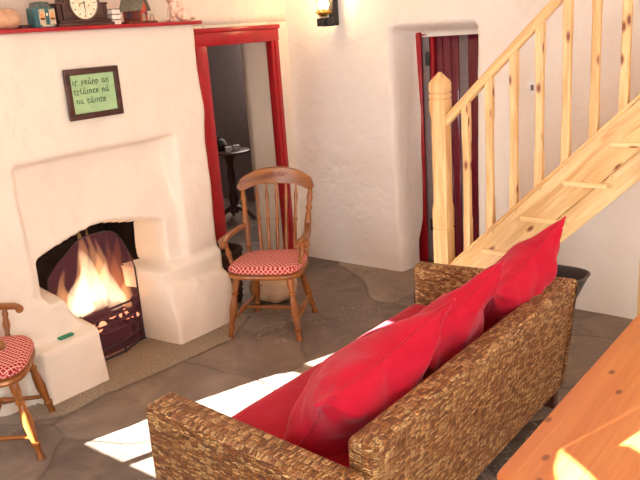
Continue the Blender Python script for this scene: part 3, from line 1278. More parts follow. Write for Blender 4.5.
bm = B()
loft(bm, [octo((tx, ty), .056, .062, .026, SZ), octo((tx, ty), .058, .064, .026, SZ + .006), octo((tx, ty), .058, .064, .026, SZ + .098), octo((tx, ty), .054, .060, .026, SZ + .104)])
obj('body', bm, M['teal'], tin, angle=20, uv=False)
bm = B()
loft(bm, [octo((tx, ty), .046, .052, .024, SZ + .104), octo((tx, ty), .046, .048, .026, SZ + .118), octo((tx, ty), .042, .045, .026, SZ + .130), octo((tx, ty), .02, .02, .012, SZ + .136)])
obj('lid', bm, M['tin_dark'], tin, angle=20, uv=False)
for yy in (-.030, .030):
    bm = B()
    box(bm, (tx + .0575, ty + yy - .018, SZ + .014), (tx + .0595, ty + yy + .018, SZ + .094), 0.0008, 1)
    pn = obj('picture_panel', bm, M['tin_cream'], tin, uv=False)
    bm = B()
    prism(bm, [(tx + .0595, ty + yy - .013, SZ + .050), (tx + .0595, ty + yy + .014, SZ + .050), (tx + .0595, ty + yy + .008, SZ + .068),
               (tx + .0595, ty + yy + .001, SZ + .084), (tx + .0595, ty + yy - .010, SZ + .066)], (.0008, 0, 0))
    obj('ship_sail', bm, M['ship_orange'], pn, uv=False, smooth=False)
    bm = B()
    prism(bm, [(tx + .0595, ty + yy - .016, SZ + .049), (tx + .0595, ty + yy - .010, SZ + .038), (tx + .0595, ty + yy + .011, SZ + .038), (tx + .0595, ty + yy + .017, SZ + .049)], (.001, 0, 0))
    obj('ship_hull', bm, M['ship_brown'], pn, uv=False, smooth=False)
bm = B()
ball(bm, (tx + .0585, ty, SZ + .066), (.0018, .006, .008), 10)
obj('emblem', bm, M['cream'], tin, uv=False)
bm = B()
box(bm, (tx + .0570, ty - .036, SZ + .006), (tx + .0590, ty + .036, SZ + .013))
obj('base_band', bm, M['tin_cream'], tin, uv=False)

# mantel clock
kx, ky = -3.735, 2.618
clock = thing('mantel_clock', 'dark wooden mantel clock with a round cream dial on the shelf', 'clock', (kx, ky, SZ))
bm = B()
box(bm, (kx - .07, ky - .185, SZ), (kx + .075, ky + .180, SZ + .018), 0.004)
box(bm, (kx - .06, ky - .172, SZ + .018), (kx + .065, ky + .167, SZ + .034), 0.004)
obj('plinth', bm, M['dark_wood'], clock, grain=(0, 1, 0))
bm = B()
out = [(ky - .135, SZ + .034), (ky + .130, SZ + .034), (ky + .130, SZ + .115)]
for k in range(0, 13):
    a = math.pi * k / 12
    out.append((ky + .112 * math.cos(a), SZ + .13 + .112 * math.sin(a)))
out.append((ky - .135, SZ + .115))
prism(bm, [(kx - .05, y, z) for y, z in out], (.10, 0, 0), 0.004)
obj('case', bm, M['dark_wood'], clock, grain=(0, 1, 0))
for s in (-.152, .147):
    bm = B()
    box(bm, (kx - .03, ky + s - .014, SZ + .034), (kx + .045, ky + s + .014, SZ + .112), 0.004)
    box(bm, (kx - .035, ky + s - .018, SZ + .112), (kx + .05, ky + s + .018, SZ + .124), 0.003)
    obj('side_column', bm, M['dark_wood'], clock, grain=(0, 0, 1))
fc = (ky, SZ + .122)
bm = B()
lathe(bm, (kx + .05, fc[0], fc[1]), (kx + .058, fc[0], fc[1]), [(0, .086), (1, .090)], 40)
dial = obj('dial', bm, M['cream'], clock, uv=False)
bm = B()
tube(bm, [(kx + .058, fc[0] + .090 * math.cos(a), fc[1] + .090 * math.sin(a)) for a in np.linspace(0, 2 * math.pi, 40, endpoint=False)], .004, 8, True)
obj('bezel', bm, M['steel'], clock, uv=False)
for k in range(12):
    bm = B()
    a = math.pi * k / 6
    c, s = math.cos(a), math.sin(a)
    tube(bm, [(kx + .0585, fc[0] + .064 * c, fc[1] + .064 * s), (kx + .0585, fc[0] + .077 * c, fc[1] + .077 * s)], .0022, 5)
    obj('hour_mark', bm, M['iron'], dial, uv=False)
for (dy, dz), r in (((.004, -.055), .0026), ((-.034, -.006), .0032)):
    bm = B()
    tube(bm, [(kx + .060, fc[0] - dy * .15, fc[1] - dz * .15), (kx + .060, fc[0] + dy, fc[1] + dz)], [r, r * .5], 6)
    obj('hand', bm, M['iron'], dial, uv=False)
for dy in (-.03, .03):
    bm = B()
    lathe(bm, (kx + .057, fc[0] + dy, fc[1] - .014), (kx + .060, fc[0] + dy, fc[1] - .014), [(0, .006), (1, .005)], 10)
    obj('winding_hole', bm, M['brass'], dial, uv=False)

# three little boxes in a pile
for k, (z, lab) in enumerate(((0, 'small white box at the bottom of the pile by the clock'), (.029, 'small white box in the middle of the pile by the clock'),
                              (.058, 'small white box on top of the pile by the clock'))):
    b = thing('small_box', lab, 'box', (-3.705, 2.825, SZ + z), 0.06 * (k - 1), 'small white boxes piled on the shelf')
    bm = B()
    box(bm, (-.028, -.028, .0), (.028, .030, .024), 0.001, 1)
    obj('tray', bm, M['white_card'], b, local=True, uv=False)
    bm = B()
    box(bm, (-.0285, -.030, .024), (.0285, .031, .028), 0.0008, 1)
    obj('lid', bm, M['dark_card'], b, local=True, uv=False)

# toy house
hx, hy = -3.725, 3.005
house = thing('toy_house', 'tiny wooden house with grey roof and red front on the shelf', 'ornament', (hx, hy, SZ))
bm = B()
box(bm, (hx - .06, hy - .105, SZ), (hx + .07, hy + .105, SZ + .012), 0.003)
obj('base', bm, M['house_wall'], house, uv=False)
g0, g1 = SZ + .012, SZ + .082
R20 = Matrix.Rotation(math.radians(-66), 4, 'Z')


def hrot(bm):
    bmesh.ops.transform(bm, matrix=Matrix.Translation((hx, hy, 0)) @ R20 @ Matrix.Translation((-hx, -hy, 0)), verts=bm.verts)
    return bm


# gable end faces +y before the house is turned to the room
bm = B()
prism(bm, [(hx - .045, hy + .055, g0), (hx + .045, hy + .055, g0), (hx + .045, hy + .055, g1), (hx, hy + .055, g1 + .065), (hx - .045, hy + .055, g1)], (0, -.115, 0))
obj('walls', hrot(bm), M['house_wall'], house, uv=False, smooth=False)
bm = B()
prism(bm, [(hx - .040, hy + .057, g0), (hx + .040, hy + .057, g0), (hx + .040, hy + .057, g1), (hx, hy + .057, g1 + .058), (hx - .040, hy + .057, g1)], (0, -.002, 0))
obj('gable', hrot(bm), M['house_orange'], house, uv=False, smooth=False)
bm = B()
for s in (-1, 1):
    prism(bm, [(hx, hy + .072, g1 + .075), (hx + s * .060, hy + .072, g1 - .012), (hx + s * .060, hy + .072, g1 - .004), (hx, hy + .072, g1 + .086)], (0, -.148, 0))
obj('roof', hrot(bm), M['house_roof'], house, uv=False, smooth=False)
bm = B()
box(bm, (hx + .0, hy + .057, g0), (hx + .026, hy + .060, g0 + .045), .001, 1)
obj('door', hrot(bm), M['house_grey'], house, uv=False)
bm = B()
box(bm, (hx - .036, hy + .057, g0 + .035), (hx - .010, hy + .060, g0 + .062), .001, 1)
obj('window', hrot(bm), M['house_blue'], house, uv=False)
bm = B()
box(bm, (hx - .005, hy + .057, g0 + .047), (hx + .034, hy + .068, g0 + .060), .001, 1)
obj('porch', hrot(bm), M['house_red'], house, uv=False)
bm = B()
box(bm, (hx + .045, hy - .035, g0 + .02), (hx + .048, hy - .005, g0 + .05), .001, 1)
obj('window', hrot(bm), M['house_blue'], house, uv=False)
bm = B()
tube(bm, [(hx + .05, hy + .06, SZ + .012), (hx + .05, hy + .075, SZ + .05), (hx + .05, hy + .09, SZ + .045), (hx + .05, hy + .098, SZ + .012)], .003, 6)
obj('fence', bm, M['terracotta'], house, uv=False)

# sitting dog figurine (one continuous body)
dx, dy = -3.735, 3.335
bm = B()
rm = lambda ax, d: Matrix.Rotation(math.radians(d), 3, ax)
ball(bm, (dx, dy + .055, SZ + .045), (.042, .055, .045))
ball(bm, (dx, dy + .015, SZ + .075), (.036, .042, .062), rot=rm('X', 18))
ball(bm, (dx, dy - .025, SZ + .09), (.030, .030, .048))
ball(bm, (dx + .004, dy - .035, SZ + .150), (.032, .034, .032))
ball(bm, (dx + .022, dy - .050, SZ + .140), (.020, .017, .015))
ball(bm, (dx - .030, dy - .032, SZ + .140), (.009, .017, .030))
ball(bm, (dx + .030, dy - .015, SZ + .140), (.009, .015, .030))
for s in (-.018, .02):
    ball(bm, (dx + s, dy - .045, SZ + .045), (.012, .013, .045))
    ball(bm, (dx + s, dy - .060, SZ + .012), (.013, .020, .012))
ball(bm, (dx + .038, dy + .055, SZ + .030), (.016, .035, .030))
ball(bm, (dx + .042, dy + .020, SZ + .011), (.013, .028, .011))
tube(bm, [(dx + .01, dy + .10, SZ + .03), (dx + .03, dy + .118, SZ + .018), (dx + .05, dy + .105, SZ + .012)], [.012, .012, .008], 8)
o = obj('dog_figurine', bm, M['figurine'], uv=False, angle=180)
md = o.modifiers.new('remesh', 'REMESH')
md.mode = 'VOXEL'
md.voxel_size = 0.004
md.use_smooth_shade = True
tag(o, 'pale spotted porcelain dog sitting at the right end of the shelf', 'figurine')

# ------------------------------------------------------------------ wall lamp and light switch
lx, ly, lz = -3.60, 4.83, 1.94
lamp = thing('wall_lamp', 'lit wall lamp with dark iron bracket and glass globe above the chair', 'lamp', (lx + .04, 4.84, lz))
bm = B()
box(bm, (-3.625, 4.775, lz - .005), (-3.575, 4.845, lz + .34), 0.008)
obj('back_plate', bm, M['black_metal'], lamp)
bm = B()
box(bm, (-3.665, 4.675, lz - .005), (-3.60, 4.74, lz + .055), 0.006)
box(bm, (-3.645, 4.70, lz - .008), (-3.57, 4.78, lz + .06), 0.006)
obj('bracket', bm, M['black_metal'], lamp)
bm = B()
gx, gy = -3.63, 4.725
lathe(bm, (gx, gy, lz + .065), (gx, gy, lz + .115), [(0, .024), (.2, .036), (.45, .050), (.7, .055), (.8, .050), (1, .046)], 20)
for k in range(10):
    a = 2 * math.pi * k / 10
    ball(bm, (gx + .053 * math.cos(a), gy + .053 * math.sin(a), lz + .098), .010, 8)
obj('gallery', bm, M['brass'], lamp, uv=False)
bm = B()
lathe(bm, (gx, gy, lz + .112), (gx, gy, lz + .36), [(0, .044), (.15, .054), (.35, .058), (.55, .048), (.75, .032), (1, .027)], 22)
obj('glass_chimney', bm, M['lamp_glass'], lamp, uv=False)
for s in (-.022, .026):
    bm = B()
    lathe(bm, (gx + s, gy + s * .3, lz + .118), (gx + s, gy + s * .3, lz + .20), [(0, .008), (.2, .014), (.45, .021), (.7, .014), (1, .002)], 12)
    obj('bulb', bm, M['bulb'], lamp, uv=False)
pl = bpy.data.lights.new('wall_lamp_light', 'POINT')
pl.energy = 9
pl.color = (1.0, 0.72, 0.38)
pl.shadow_soft_size = 0.03
po = bpy.data.objects.new('wall_lamp_light', pl)
C.objects.link(po)
po.location = (gx, gy, lz + .23)

sw = thing('light_switch', 'small white light switch on the wall behind the stair balusters', 'switch', (-1.937, 4.68, 1.415))
bm = B()
box(bm, (-1.975, 4.662, 1.415), (-1.898, 4.69, 1.50), 0.004)
obj('plate', bm, M['white_plastic'], sw, uv=False)
bm = B()
box(bm, (-1.945, 4.655, 1.44), (-1.928, 4.664, 1.475), 0.002)
obj('rocker', bm, M['grey_paint'], sw, uv=False)

# ------------------------------------------------------------------ staircase
SY = 3.95
st = thing('staircase', 'pine staircase with square balusters rising along the far wall', 'staircase', (-1.2, 4.3, 0))
SL = 0.955


def ztop(x):
    return 0.492 + SL * (x + 2.10)


nx, ny = -2.208, SY
bm = B()
H_ = .049
secs = [(0, H_, .002), (.672, H_, .002), (.675, H_ - .004, .003), (.681, H_ - .004, .003), (.684, H_, .002), (.80, H_, .002), (.84, H_ - .002, .012),
        (1.36, H_ - .002, .012), (1.40, H_, .002), (1.462, H_, .002), (1.465, H_ - .005, .003), (1.471, H_ - .005, .003), (1.474, H_, .002),
        (1.497, H_, .002), (1.500, H_ - .005, .003), (1.506, H_ - .005, .003), (1.509, H_, .002), (1.560, H_, .002), (1.572, H_ - .006, .003), (1.622, .006, .002)]
loft(bm, [sq(nx, ny, z, h, c) for z, h, c in secs])
obj('newel_post', bm, M['pine'], st, grain=(0, 0, 1), angle=20)

XE = 0.05
bm = B()


def slab(bm, x0, x1, up0, up1, ya, yb, bev=0.003):
    prism(bm, [(x0, ya, ztop(x0) + up0), (x1, ya, ztop(x1) + up0), (x1, ya, ztop(x1) + up1), (x0, ya, ztop(x0) + up1)], (0, yb - ya, 0), bev)


gd = (1, 0, SL)
slab(bm, -2.166, XE, -0.27, 0.0, SY - .018, SY + .018)
obj('stringer', bm, M['pine'], st, grain=gd)
bm = B()
slab(bm, -2.166, XE, -0.005, 0.022, SY - .030, SY + .030, .006)
obj('base_rail', bm, M['pine'], st, grain=gd)
bm = B()
slab(bm, -2.10, XE, -0.43, -0.275, SY + .02, SY + .05)
obj('apron_board', bm, M['pine_light'], st, grain=gd)
bm = B()
slab(bm, -2.166, XE, -0.40, 0.0, 4.60, 4.635)
obj('stringer', bm, M['pine'], st, grain=gd)
# handrail
bm = B()
x0, x1 = -2.168, -0.10
for (ya, yb, u0, u1, bv) in ((SY - .028, SY + .028, .875, .945, .012),):
    slab(bm, x0, x1, u0, u1, ya, yb, bv)
obj('handrail', bm, M['pine'], st, grain=gd)
# treads, risers, tread ends let through the string
rise, going = 0.222, 0.2425
x = -1.94
k = 0
while x < XE - 0.1:
    zt = 0.575 + (x + 1.94) * rise / going
    bm = B()
    box(bm, (x - .02, SY + .0185, zt - .03), (x + going + .012, 4.60, zt), .004)
    tr = obj('tread', bm, M['pine'], st, grain=(0, 1, 0))
    bm = B()
    box(bm, (x + going - .01, SY + .0185, zt), (x + going + .008, 4.60, zt + rise - .03))
    obj('riser', bm, M['pine_light'], st, grain=(0, 1, 0))
    bm = B()
    box(bm, (x, SY - .030, zt - .022), (x + going - .01, SY - .017, zt + .006), .004)
    obj('tread_end', bm, M['pine_light'], tr, grain=(1, 0, 0))
    x += going
    k += 1
for x, zt in ((-2.166, .19), (-2.05, .385)):
    bm = B()
    box(bm, (x, SY + .0185, zt - .03), (x + .23, 4.60, zt), .004)
    obj('tread', bm, M['pine'], st, grain=(0, 1, 0))
# balusters
xb = -2.04
while xb < -0.15:
    zb = ztop(xb) + .022
    ztp = ztop(xb) + .878
    h = .0215
    bm = B()
    za, zc = zb + .17, ztp - .20
    loft(bm, [sq(xb, SY, zb - .03, h, .0015), sq(xb, SY, za, h, .0015), sq(xb, SY, za + .03, h - .001, .006), sq(xb, SY, zc - .03, h - .001, .006),
              sq(xb, SY, zc, h, .0015), sq(xb, SY, ztp + .02, h, .0015)])
    obj('baluster', bm, M['pine'], st, grain=(0, 0, 1), angle=20)
    xb += .1475
bm = B()
box(bm, (-1.035, SY - .045, 0), (-0.945, SY + .045, ztop(-1.035) - .27), .004)
obj('support_post', bm, M['pine_light'], st, grain=(0, 0, 1))

# landing the stairs lead to
bm = B()
box(bm, (0.05, 3.9, 2.36), (2.32, 4.62, 2.55))
struct('trim_landing', bm, M['pine'], smooth=False, grain=(1, 0, 0))

# ------------------------------------------------------------------ chairs
def make_chair(label, loc, rz, group):
    t = thing('farmhouse_armchair', label, 'chair', loc, rz, group)
    W = M['chair_wood']
    # seat outline (front = -y)
    def outline(sx, sy, n=40):
        pts = []
        for k in range(n):
            a = 2 * math.pi * k / n
            c, s = math.cos(a), math.sin(a)
            e = 0.55
            px = math.copysign(abs(c) ** e, c) * sx
            py = math.copysign(abs(s) ** e, s) * sy
            px *= 1 - 0.10 * (py / sy + 1) / 2
            pts.append((px, py))
        return pts
    bm = B()
    rings = []
    for z, g in ((.395, .90), (.402, .975), (.415, 1.0), (.428, .985), (.434, .95)):
        rings.append([(x * g, y * g + 0.0, z) for x, y in outline(.262, .232)])
    loft(bm, rings)
    obj('seat', bm, W, t, local=True, grain=(0, 1, 0))
    bm = B()
    rings = []
    for z, g in ((.434, .86), (.437, .93), (.450, .965), (.466, .955), (.480, .90), (.488, .80), (.491, .5), (.490, .15)):
        rings.append([(x * g, y * g - .006, z + (0.004 * math.sin(9 * x) * (z > .45))) for x, y in outline(.262, .228)])
    loft(bm, rings)
    obj('seat_cushion', bm, M['pad'], t, local=True)
    bm = B()
    ring = [(x * .962, y * .962 - .006, .452) for x, y in outline(.262, .228)]
    tube(bm, ring, .005, 6, True)
    obj('cushion_piping', bm, M['pad'], t, local=True)
    legp = [(0, .019), (.03, .017), (.10, .0135), (.16, .017), (.18, .021), (.20, .021), (.22, .015), (.30, .018), (.46, .0245), (.60, .020), (.70, .015),
            (.72, .021), (.745, .022), (.765, .014), (.80, .016), (.88, .021), (.96, .021), (1, .016)]
    feet = {'fl': (-.235, -.235), 'fr': (.235, -.235), 'bl': (-.215, .265), 'br': (.215, .265)}
    tops = {'fl': (-.180, -.160), 'fr': (.180, -.160), 'bl': (-.150, .150), 'br': (.150, .150)}

    def lp(k, z):
        s = z / .40
        return Vector((feet[k][0] + (tops[k][0] - feet[k][0]) * s, feet[k][1] + (tops[k][1] - feet[k][1]) * s, z))
    for k in feet:
        bm = B()
        lathe(bm, (feet[k][0], feet[k][1], 0), (tops[k][0], tops[k][1], .402), [(a, r * 1.12) for a, r in legp], 14)
        for v in bm.verts:
            v.co.z = max(v.co.z, 0.0)
        obj('leg', bm, W, t, local=True, grain=(0, 0, 1))
    strp = [(0, .010), (.1, .011), (.3, .012), (.42, .016), (.46, .019), (.54, .019), (.58, .016), (.7, .012), (.9, .011), (1, .010)]
    for s in ('l', 'r'):
        bm = B()
        lathe(bm, lp('f' + s, .115), lp('b' + s, .150), strp, 12)
        obj('stretcher', bm, W, t, local=True, grain=(0, 1, 0))
    bm = B()
    a = (lp('fl', .115) + lp('bl', .150)) / 2
    b = (lp('fr', .115) + lp('br', .150)) / 2
    lathe(bm, a, b, strp, 12)
    obj('stretcher', bm, W, t, local=True, grain=(1, 0, 0))
    # back posts and spindles
    postp = [(0, .014), (.04, .018), (.10, .016), (.14, .012), (.17, .019), (.20, .019), (.23, .013), (.34, .017), (.50, .022), (.62, .017), (.66, .013),
             (.69, .019), (.72, .019), (.75, .013), (.84, .019), (.92, .014), (1, .011)]
    for s in (-1, 1):
        bm = B()
        lathe(bm, (s * .200, .180, .425), (s * .243, .285, .905), [(a_, r * 1.1) for a_, r in postp], 14)
        obj('back_post', bm, W, t, local=True, grain=(0, 0, 1))
    spp = [(0, .008), (.06, .010), (.30, .0125), (.48, .0095), (.50, .013), (.525, .013), (.545, .009), (.74, .010), (.80, .014), (.86, .010), (.93, .007), (1, .006)]
    for k in range(5):
        f = (k - 2) / 2
        bm = B()
        lathe(bm, (f * .118, .196, .425), (f * .142, .300 - .006 * abs(f), .935), [(a_, r * 1.05) for a_, r in spp], 10)
        obj('spindle', bm, W, t, local=True, grain=(0, 0, 1))
    # crest rail: yoke shaped, bowed backwards
    top, botm = [], []
    n = 28
    for k in range(n + 1):
        u = -1 + 2 * k / n
        xx = u * .272
        top.append((xx, 1.034 - .080 * abs(u) ** 2.2))
        botm.append((xx, .920 - .052 * max(0, (abs(u) - .45) / .55) ** 1.2))
    bm = B()
    ringsF, ringsB = [], []
    secs = []
    for k in range(n + 1):
        u = -1 + 2 * k / n
        yy = .312 - .045 * u * u
        hw = 1.0
        zt_, zb_ = top[k][1], botm[k][1]
        if abs(u) > .86:
            q = (abs(u) - .86) / .14
            m_ = (zt_ + zb_) / 2
            r_ = math.sqrt(max(0.02, 1 - q * q))
            zt_, zb_ = m_ + (zt_ - m_) * r_, m_ + (zb_ - m_) * r_
        lean = .16
        yt, yb = yy + (zt_ - .93) * lean, yy + (zb_ - .93) * lean
        secs.append([(top[k][0], yb - .012, zb_ + .004), (top[k][0], yb - .007, zb_), (top[k][0], yb + .010, zb_), (top[k][0], yt + .012, zt_ - .004),
                     (top[k][0], yt + .007, zt_), (top[k][0], yt - .008, zt_), (top[k][0], yt - .013, zt_ - .005)])
    loft(bm, secs)
    bmesh.ops.recalc_face_normals(bm, faces=bm.faces)
    crest = obj('crest_rail', bm, W, t, local=True, grain=(1, 0, 0))

    def fp(x_, z_):
        u = x_ / .272
        return (x_, .312 - .045 * u * u + (z_ - .93) * .16 - .0135, z_)
    for s in (-1, 1):
        bm = B()
        tube(bm, [fp(s * (0.005 + .02 * a_), .985 + .014 * math.sin(a_ * 2.4)) for a_ in np.linspace(0, 4, 16)], .0022, 5)
        tube(bm, [fp(s * (0.03 + .02 * math.cos(a_)), .986 + .016 * math.sin(a_)) for a_ in np.linspace(0, 5.4, 16)], .0022, 5)
        tube(bm, [fp(s * (.045 + .035 * q), .972 + .012 * math.sin(q * 5)) for q in np.linspace(0, 1, 10)], .0020, 5)
        obj('carving', bm, M['carved'], crest, local=True, uv=False)
        for zc in (.900, .928):
            bm = B()
            tube(bm, [fp(s * (.242 + .009 * math.cos(a_)), zc + .011 * math.sin(a_)) for a_ in np.linspace(0, 5.6, 12)], .0018, 5)
            obj('carved_ring', bm, M['carved'], crest, local=True, uv=False)
    # arms
    for s in (-1, 1):
        path = [(s * .222, .235, .655), (s * .248, .14, .648), (s * .268, .03, .640), (s * .272, -.07, .634), (s * .262, -.135, .630), (s * .245, -.165, .624)]
        bm = B()
        secs = []
        for i, p in enumerate(path):
            wv = (.016, .020, .024, .028, .030, .020)[i]
            hh_ = .013
            secs.append([(p[0] - wv, p[1], p[2] - hh_ * .6), (p[0] - wv * .7, p[1], p[2] - hh_), (p[0] + wv * .7, p[1], p[2] - hh_), (p[0] + wv, p[1], p[2] - hh_ * .6),
                         (p[0] + wv, p[1], p[2] + hh_ * .5), (p[0] + wv * .7, p[1], p[2] + hh_), (p[0] - wv * .7, p[1], p[2] + hh_), (p[0] - wv, p[1], p[2] + hh_ * .5)])
        loft(bm, secs)
        ball(bm, (s * .250, -.160, .614), (.026, .022, .022), 12)
        bmesh.ops.recalc_face_normals(bm, faces=bm.faces)
        obj('armrest', bm, W, t, local=True, grain=(0, 1, 0), angle=50)
        bm = B()
        lathe(bm, (s * .222, -.080, .425), (s * .268, -.085, .630), [(0, .012), (.1, .016), (.2, .012), (.28, .017), (.34, .012), (.55, .020), (.75, .013), (.82, .017), (.9, .012), (1, .012)], 12)
        obj('arm_post', bm, W, t, local=True, grain=(0, 0, 1))
    return t


def copy_tree(o, parent=None):
    c = o.copy()
    C.objects.link(c)
    if parent is not None:
        c.parent = parent
    for ch in list(o.children):
        copy_tree(ch, c)
    return c


GRP = 'farmhouse armchairs by the fireplace'
ch1 = make_chair('wooden spindle-back armchair with checked red pad in front of the red doorway', (-3.245, 3.455, 0), math.radians(24.3), GRP)
bpy.context.view_layer.update()
ch2 = copy_tree(ch1)
ch2.location = (-3.475, 1.58, 0)
ch2.rotation_euler = (0, 0, math.radians(140.3))
ch2['label'] = 'wooden armchair with sunlit checked red pad, cut off at the left edge of the photo'

# ------------------------------------------------------------------ sofa
sofa = thing('woven_sofa', 'woven hyacinth two-seat sofa with red seat cushions facing the fire', 'sofa', (-1.63, 2.44, 0))
BXO = -1.185     # outer face of the back


def warp_top(bm, f):
    for v in bm.verts:
        v.co.z = f(v.co)
    return bm


def warp_taper(bm):
    for v in bm.verts:
        k = (0.65 - v.co.z) / 0.56
        if v.co.x > -1.24:
            v.co.x -= 0.048 * k
        if v.co.y > 3.40:
            v.co.y -= 0.085 * k


def woven_box(lo, hi, bev):
    bm = B()
    box(bm, lo, hi, bev, 4)
    return bm


# arms: top line runs slightly down (near) / level (far) towards the back
bm = woven_box((-2.095, 1.482, 0.09), (BXO + .0, 1.628, 0.640), .032)
warp_top(bm, lambda c: c.z - (0.055 * (c.x + 2.07) / .885 if c.z > .4 else 0))
warp_taper(bm)
obj('armrest', bm, M['woven'], sofa, angle=60)
bm = woven_box((-2.08, 3.355, 0.09), (BXO + .005, 3.445, 0.63), .030)
warp_top(bm, lambda c: c.z + (0.028 * (c.x + 2.07) / .885 if c.z > .4 else 0))
warp_taper(bm)
obj('armrest', bm, M['woven'], sofa, angle=60)
bm = woven_box((-1.295, 1.645, 0.09), (BXO + .004, 3.352, 0.665), .028)
warp_taper(bm)
obj('backrest', bm, M['woven'], sofa, angle=60)
bm = woven_box((-2.055, 1.63, 0.10), (-1.297, 3.352, 0.27), .02)
obj('seat_base', bm, M['woven'], sofa, angle=60)
for x, y in ((-2.03, 1.53), (-2.03, 3.37), (-1.275, 1.53), (-1.275, 3.325)):
    bm = B()
    box(bm, (x - .028, y - .028, 0), (x + .028, y + .028, .095), .003)
    obj('leg', bm, M['dark_wood'], sofa, grain=(0, 0, 1))


def seat_cushion(lo, hi, seed):
    bm = B()
    nxn, nyn = 24, 26
    lo = Vector(lo)
    hi = Vector(hi)

    def sh(u, e=.16):
        # rounded rectangle profile
        return 1 - max(0, (abs(u) - (1 - e)) / e) ** 2.2
    topv, botv = {}, {}
    for i in range(nxn + 1):
        for j in range(nyn + 1):
            u = math.sin((i / nxn - .5) * math.pi) * .35 + (2 * i / nxn - 1) * .65
            v = math.sin((j / nyn - .5) * math.pi) * .35 + (2 * j / nyn - 1) * .65
            h = min(sh(u), 1) * min(sh(v), 1)
            x_ = (lo.x + hi.x) / 2 + u * (hi.x - lo.x) / 2
            y_ = (lo.y + hi.y) / 2 + v * (hi.y - lo.y) / 2
            hm = (hi.z - lo.z) / 2
            zc = (lo.z + hi.z) / 2
            crown = .012 * (1 - u * u) * (1 - v * v)
            wr = .005 * nz(x_ + seed, y_, 1.1, 6)
            topv[i, j] = bm.verts.new((x_, y_, zc + (hm * .45 + hm * .55 * h) + crown + wr * h))
            botv[i, j] = bm.verts.new((x_, y_, zc - (hm * .45 + hm * .55 * h)))
    for i in range(nxn):
        for j in range(nyn):
            bm.faces.new((topv[i, j], topv[i + 1, j], topv[i + 1, j + 1], topv[i, j + 1]))
            bm.faces.new((botv[i, j], botv[i, j + 1], botv[i + 1, j + 1], botv[i + 1, j]))
    for i in range(nxn):
        bm.faces.new((topv[i, 0], botv[i, 0], botv[i + 1, 0], topv[i + 1, 0]))
        bm.faces.new((topv[i, nyn], topv[i + 1, nyn], botv[i + 1, nyn], botv[i, nyn]))
    for j in range(nyn):
        bm.faces.new((topv[0, j], topv[0, j + 1], botv[0, j + 1], botv[0, j]))
        bm.faces.new((topv[nxn, j], botv[nxn, j], botv[nxn, j + 1], topv[nxn, j + 1]))
    bmesh.ops.recalc_face_normals(bm, faces=bm.faces)
    return bm


obj('seat_cushion', seat_cushion((-2.075, 1.632, .275), (-1.30, 2.515, .425), 1), M['red_seat'], sofa, angle=180)
obj('seat_cushion', seat_cushion((-2.080, 2.522, .275), (-1.30, 3.350, .425), 5), M['red_seat'], sofa, angle=180)


def pillow(name_label, centre, w_, h_, th, rot, seed, ear=0.17):
    t = thing('throw_pillow', name_label, 'cushion', centre, 0, 'red scatter cushions along the sofa back')
    n, m_ = 44, 34
    front, back = {}, {}
    bm = B()

    def shape(u, v):
        px = u * (1 - ear * (1 - abs(v) ** 1.6) * abs(u) ** 2)
        py = v * (1 - ear * (1 - abs(u) ** 1.6) * abs(v) ** 2)
        g_ = 1 + .10 * abs(u * v) ** 5
        return px * g_ * w_ / 2, py * g_ * h_ / 2
    for i in range(n + 1):
        for j in range(m_ + 1):
            u, v = math.sin((i / n - .5) * math.pi), math.sin((j / m_ - .5) * math.pi)
            a, c = shape(u, v)
            d = max(0, (1 - u * u)) ** .42 * max(0, (1 - v * v)) ** .42
            sag = 1.0 - .38 * v
            wr = .042 * nz(a + seed, c, 0.4, 5.5) + .020 * nz(a, c + seed, 2.4, 12)
            # radial folds running from the corners
            for cu, cv in ((1, 1), (-1, 1), (1, -1), (-1, -1)):
                rr = math.hypot(u - cu, v - cv)
                wr += .020 * math.sin(7 * math.atan2(v - cv, u - cu) + seed) * math.exp(-rr * 2.0)
            edge = (i in (0, n)) or (j in (0, m_))
            yF = -(th / 2 * d * sag + wr * min(1, d * 2))
            yB = th / 2 * d * sag + .6 * wr * min(1, d * 2)
            ev = .006 * nz(a * 3 + seed, c * 3, 0, 3)
            if edge:
                vv = bm.verts.new((a, ev, c))
                front[i, j] = back[i, j] = vv
            else:
                front[i, j] = bm.verts.new((a, yF + ev, c))
                back[i, j] = bm.verts.new((a, yB + ev, c))
    for i in range(n):
        for j in range(m_):
            bm.faces.new((front[i, j], front[i + 1, j], front[i + 1, j + 1], front[i, j + 1]))
            bm.faces.new((back[i, j], back[i, j + 1], back[i + 1, j + 1], back[i + 1, j]))
    bmesh.ops.recalc_face_normals(bm, faces=bm.faces)
    rim = [front[i, 0].co.copy() for i in range(n)] + [front[n, j].co.copy() for j in range(m_)] + \
          [front[i, m_].co.copy() for i in range(n, 0, -1)] + [front[0, j].co.copy() for j in range(m_, 0, -1)]
    rim = [p for k, p in enumerate(rim) if (p - rim[k - 1]).length > .004]
    mt = rot.to_4x4()
    bmesh.ops.transform(bm, matrix=mt, verts=bm.verts)
    obj('cover', bm, M['red_pillow'], t, local=True, angle=180)
    bm = B()
    tube(bm, [mt @ p for p in rim], .0055, 6, True)
    obj('piping', bm, M['red_pillow'], t, local=True, uv=False)
    return t


def prot(yaw, tilt, roll):
    # local: x along pillow width, y thickness, z height.  yaw 90 puts the width along world Y
    return Matrix.Rotation(math.radians(yaw), 3, 'Z') @ Matrix.Rotation(math.radians(tilt), 3, 'X') @ Matrix.Rotation(math.radians(roll), 3, 'Y')


pillow('red scatter cushion at the near end of the sofa, largest in view', (-1.49, 2.06, .622), .70, .46, .31, prot(90, 37, -12), 1.0)
pillow('red scatter cushion in the middle of the sofa with one pointed corner', (-1.465, 2.57, .635), .60, .46, .27, prot(90, 33, -20), 4.0)
pillow('red scatter cushion propped highest against the far sofa arm', (-1.395, 3.15, .682), .58, .44, .25, prot(92, 30, -22), 7.0)

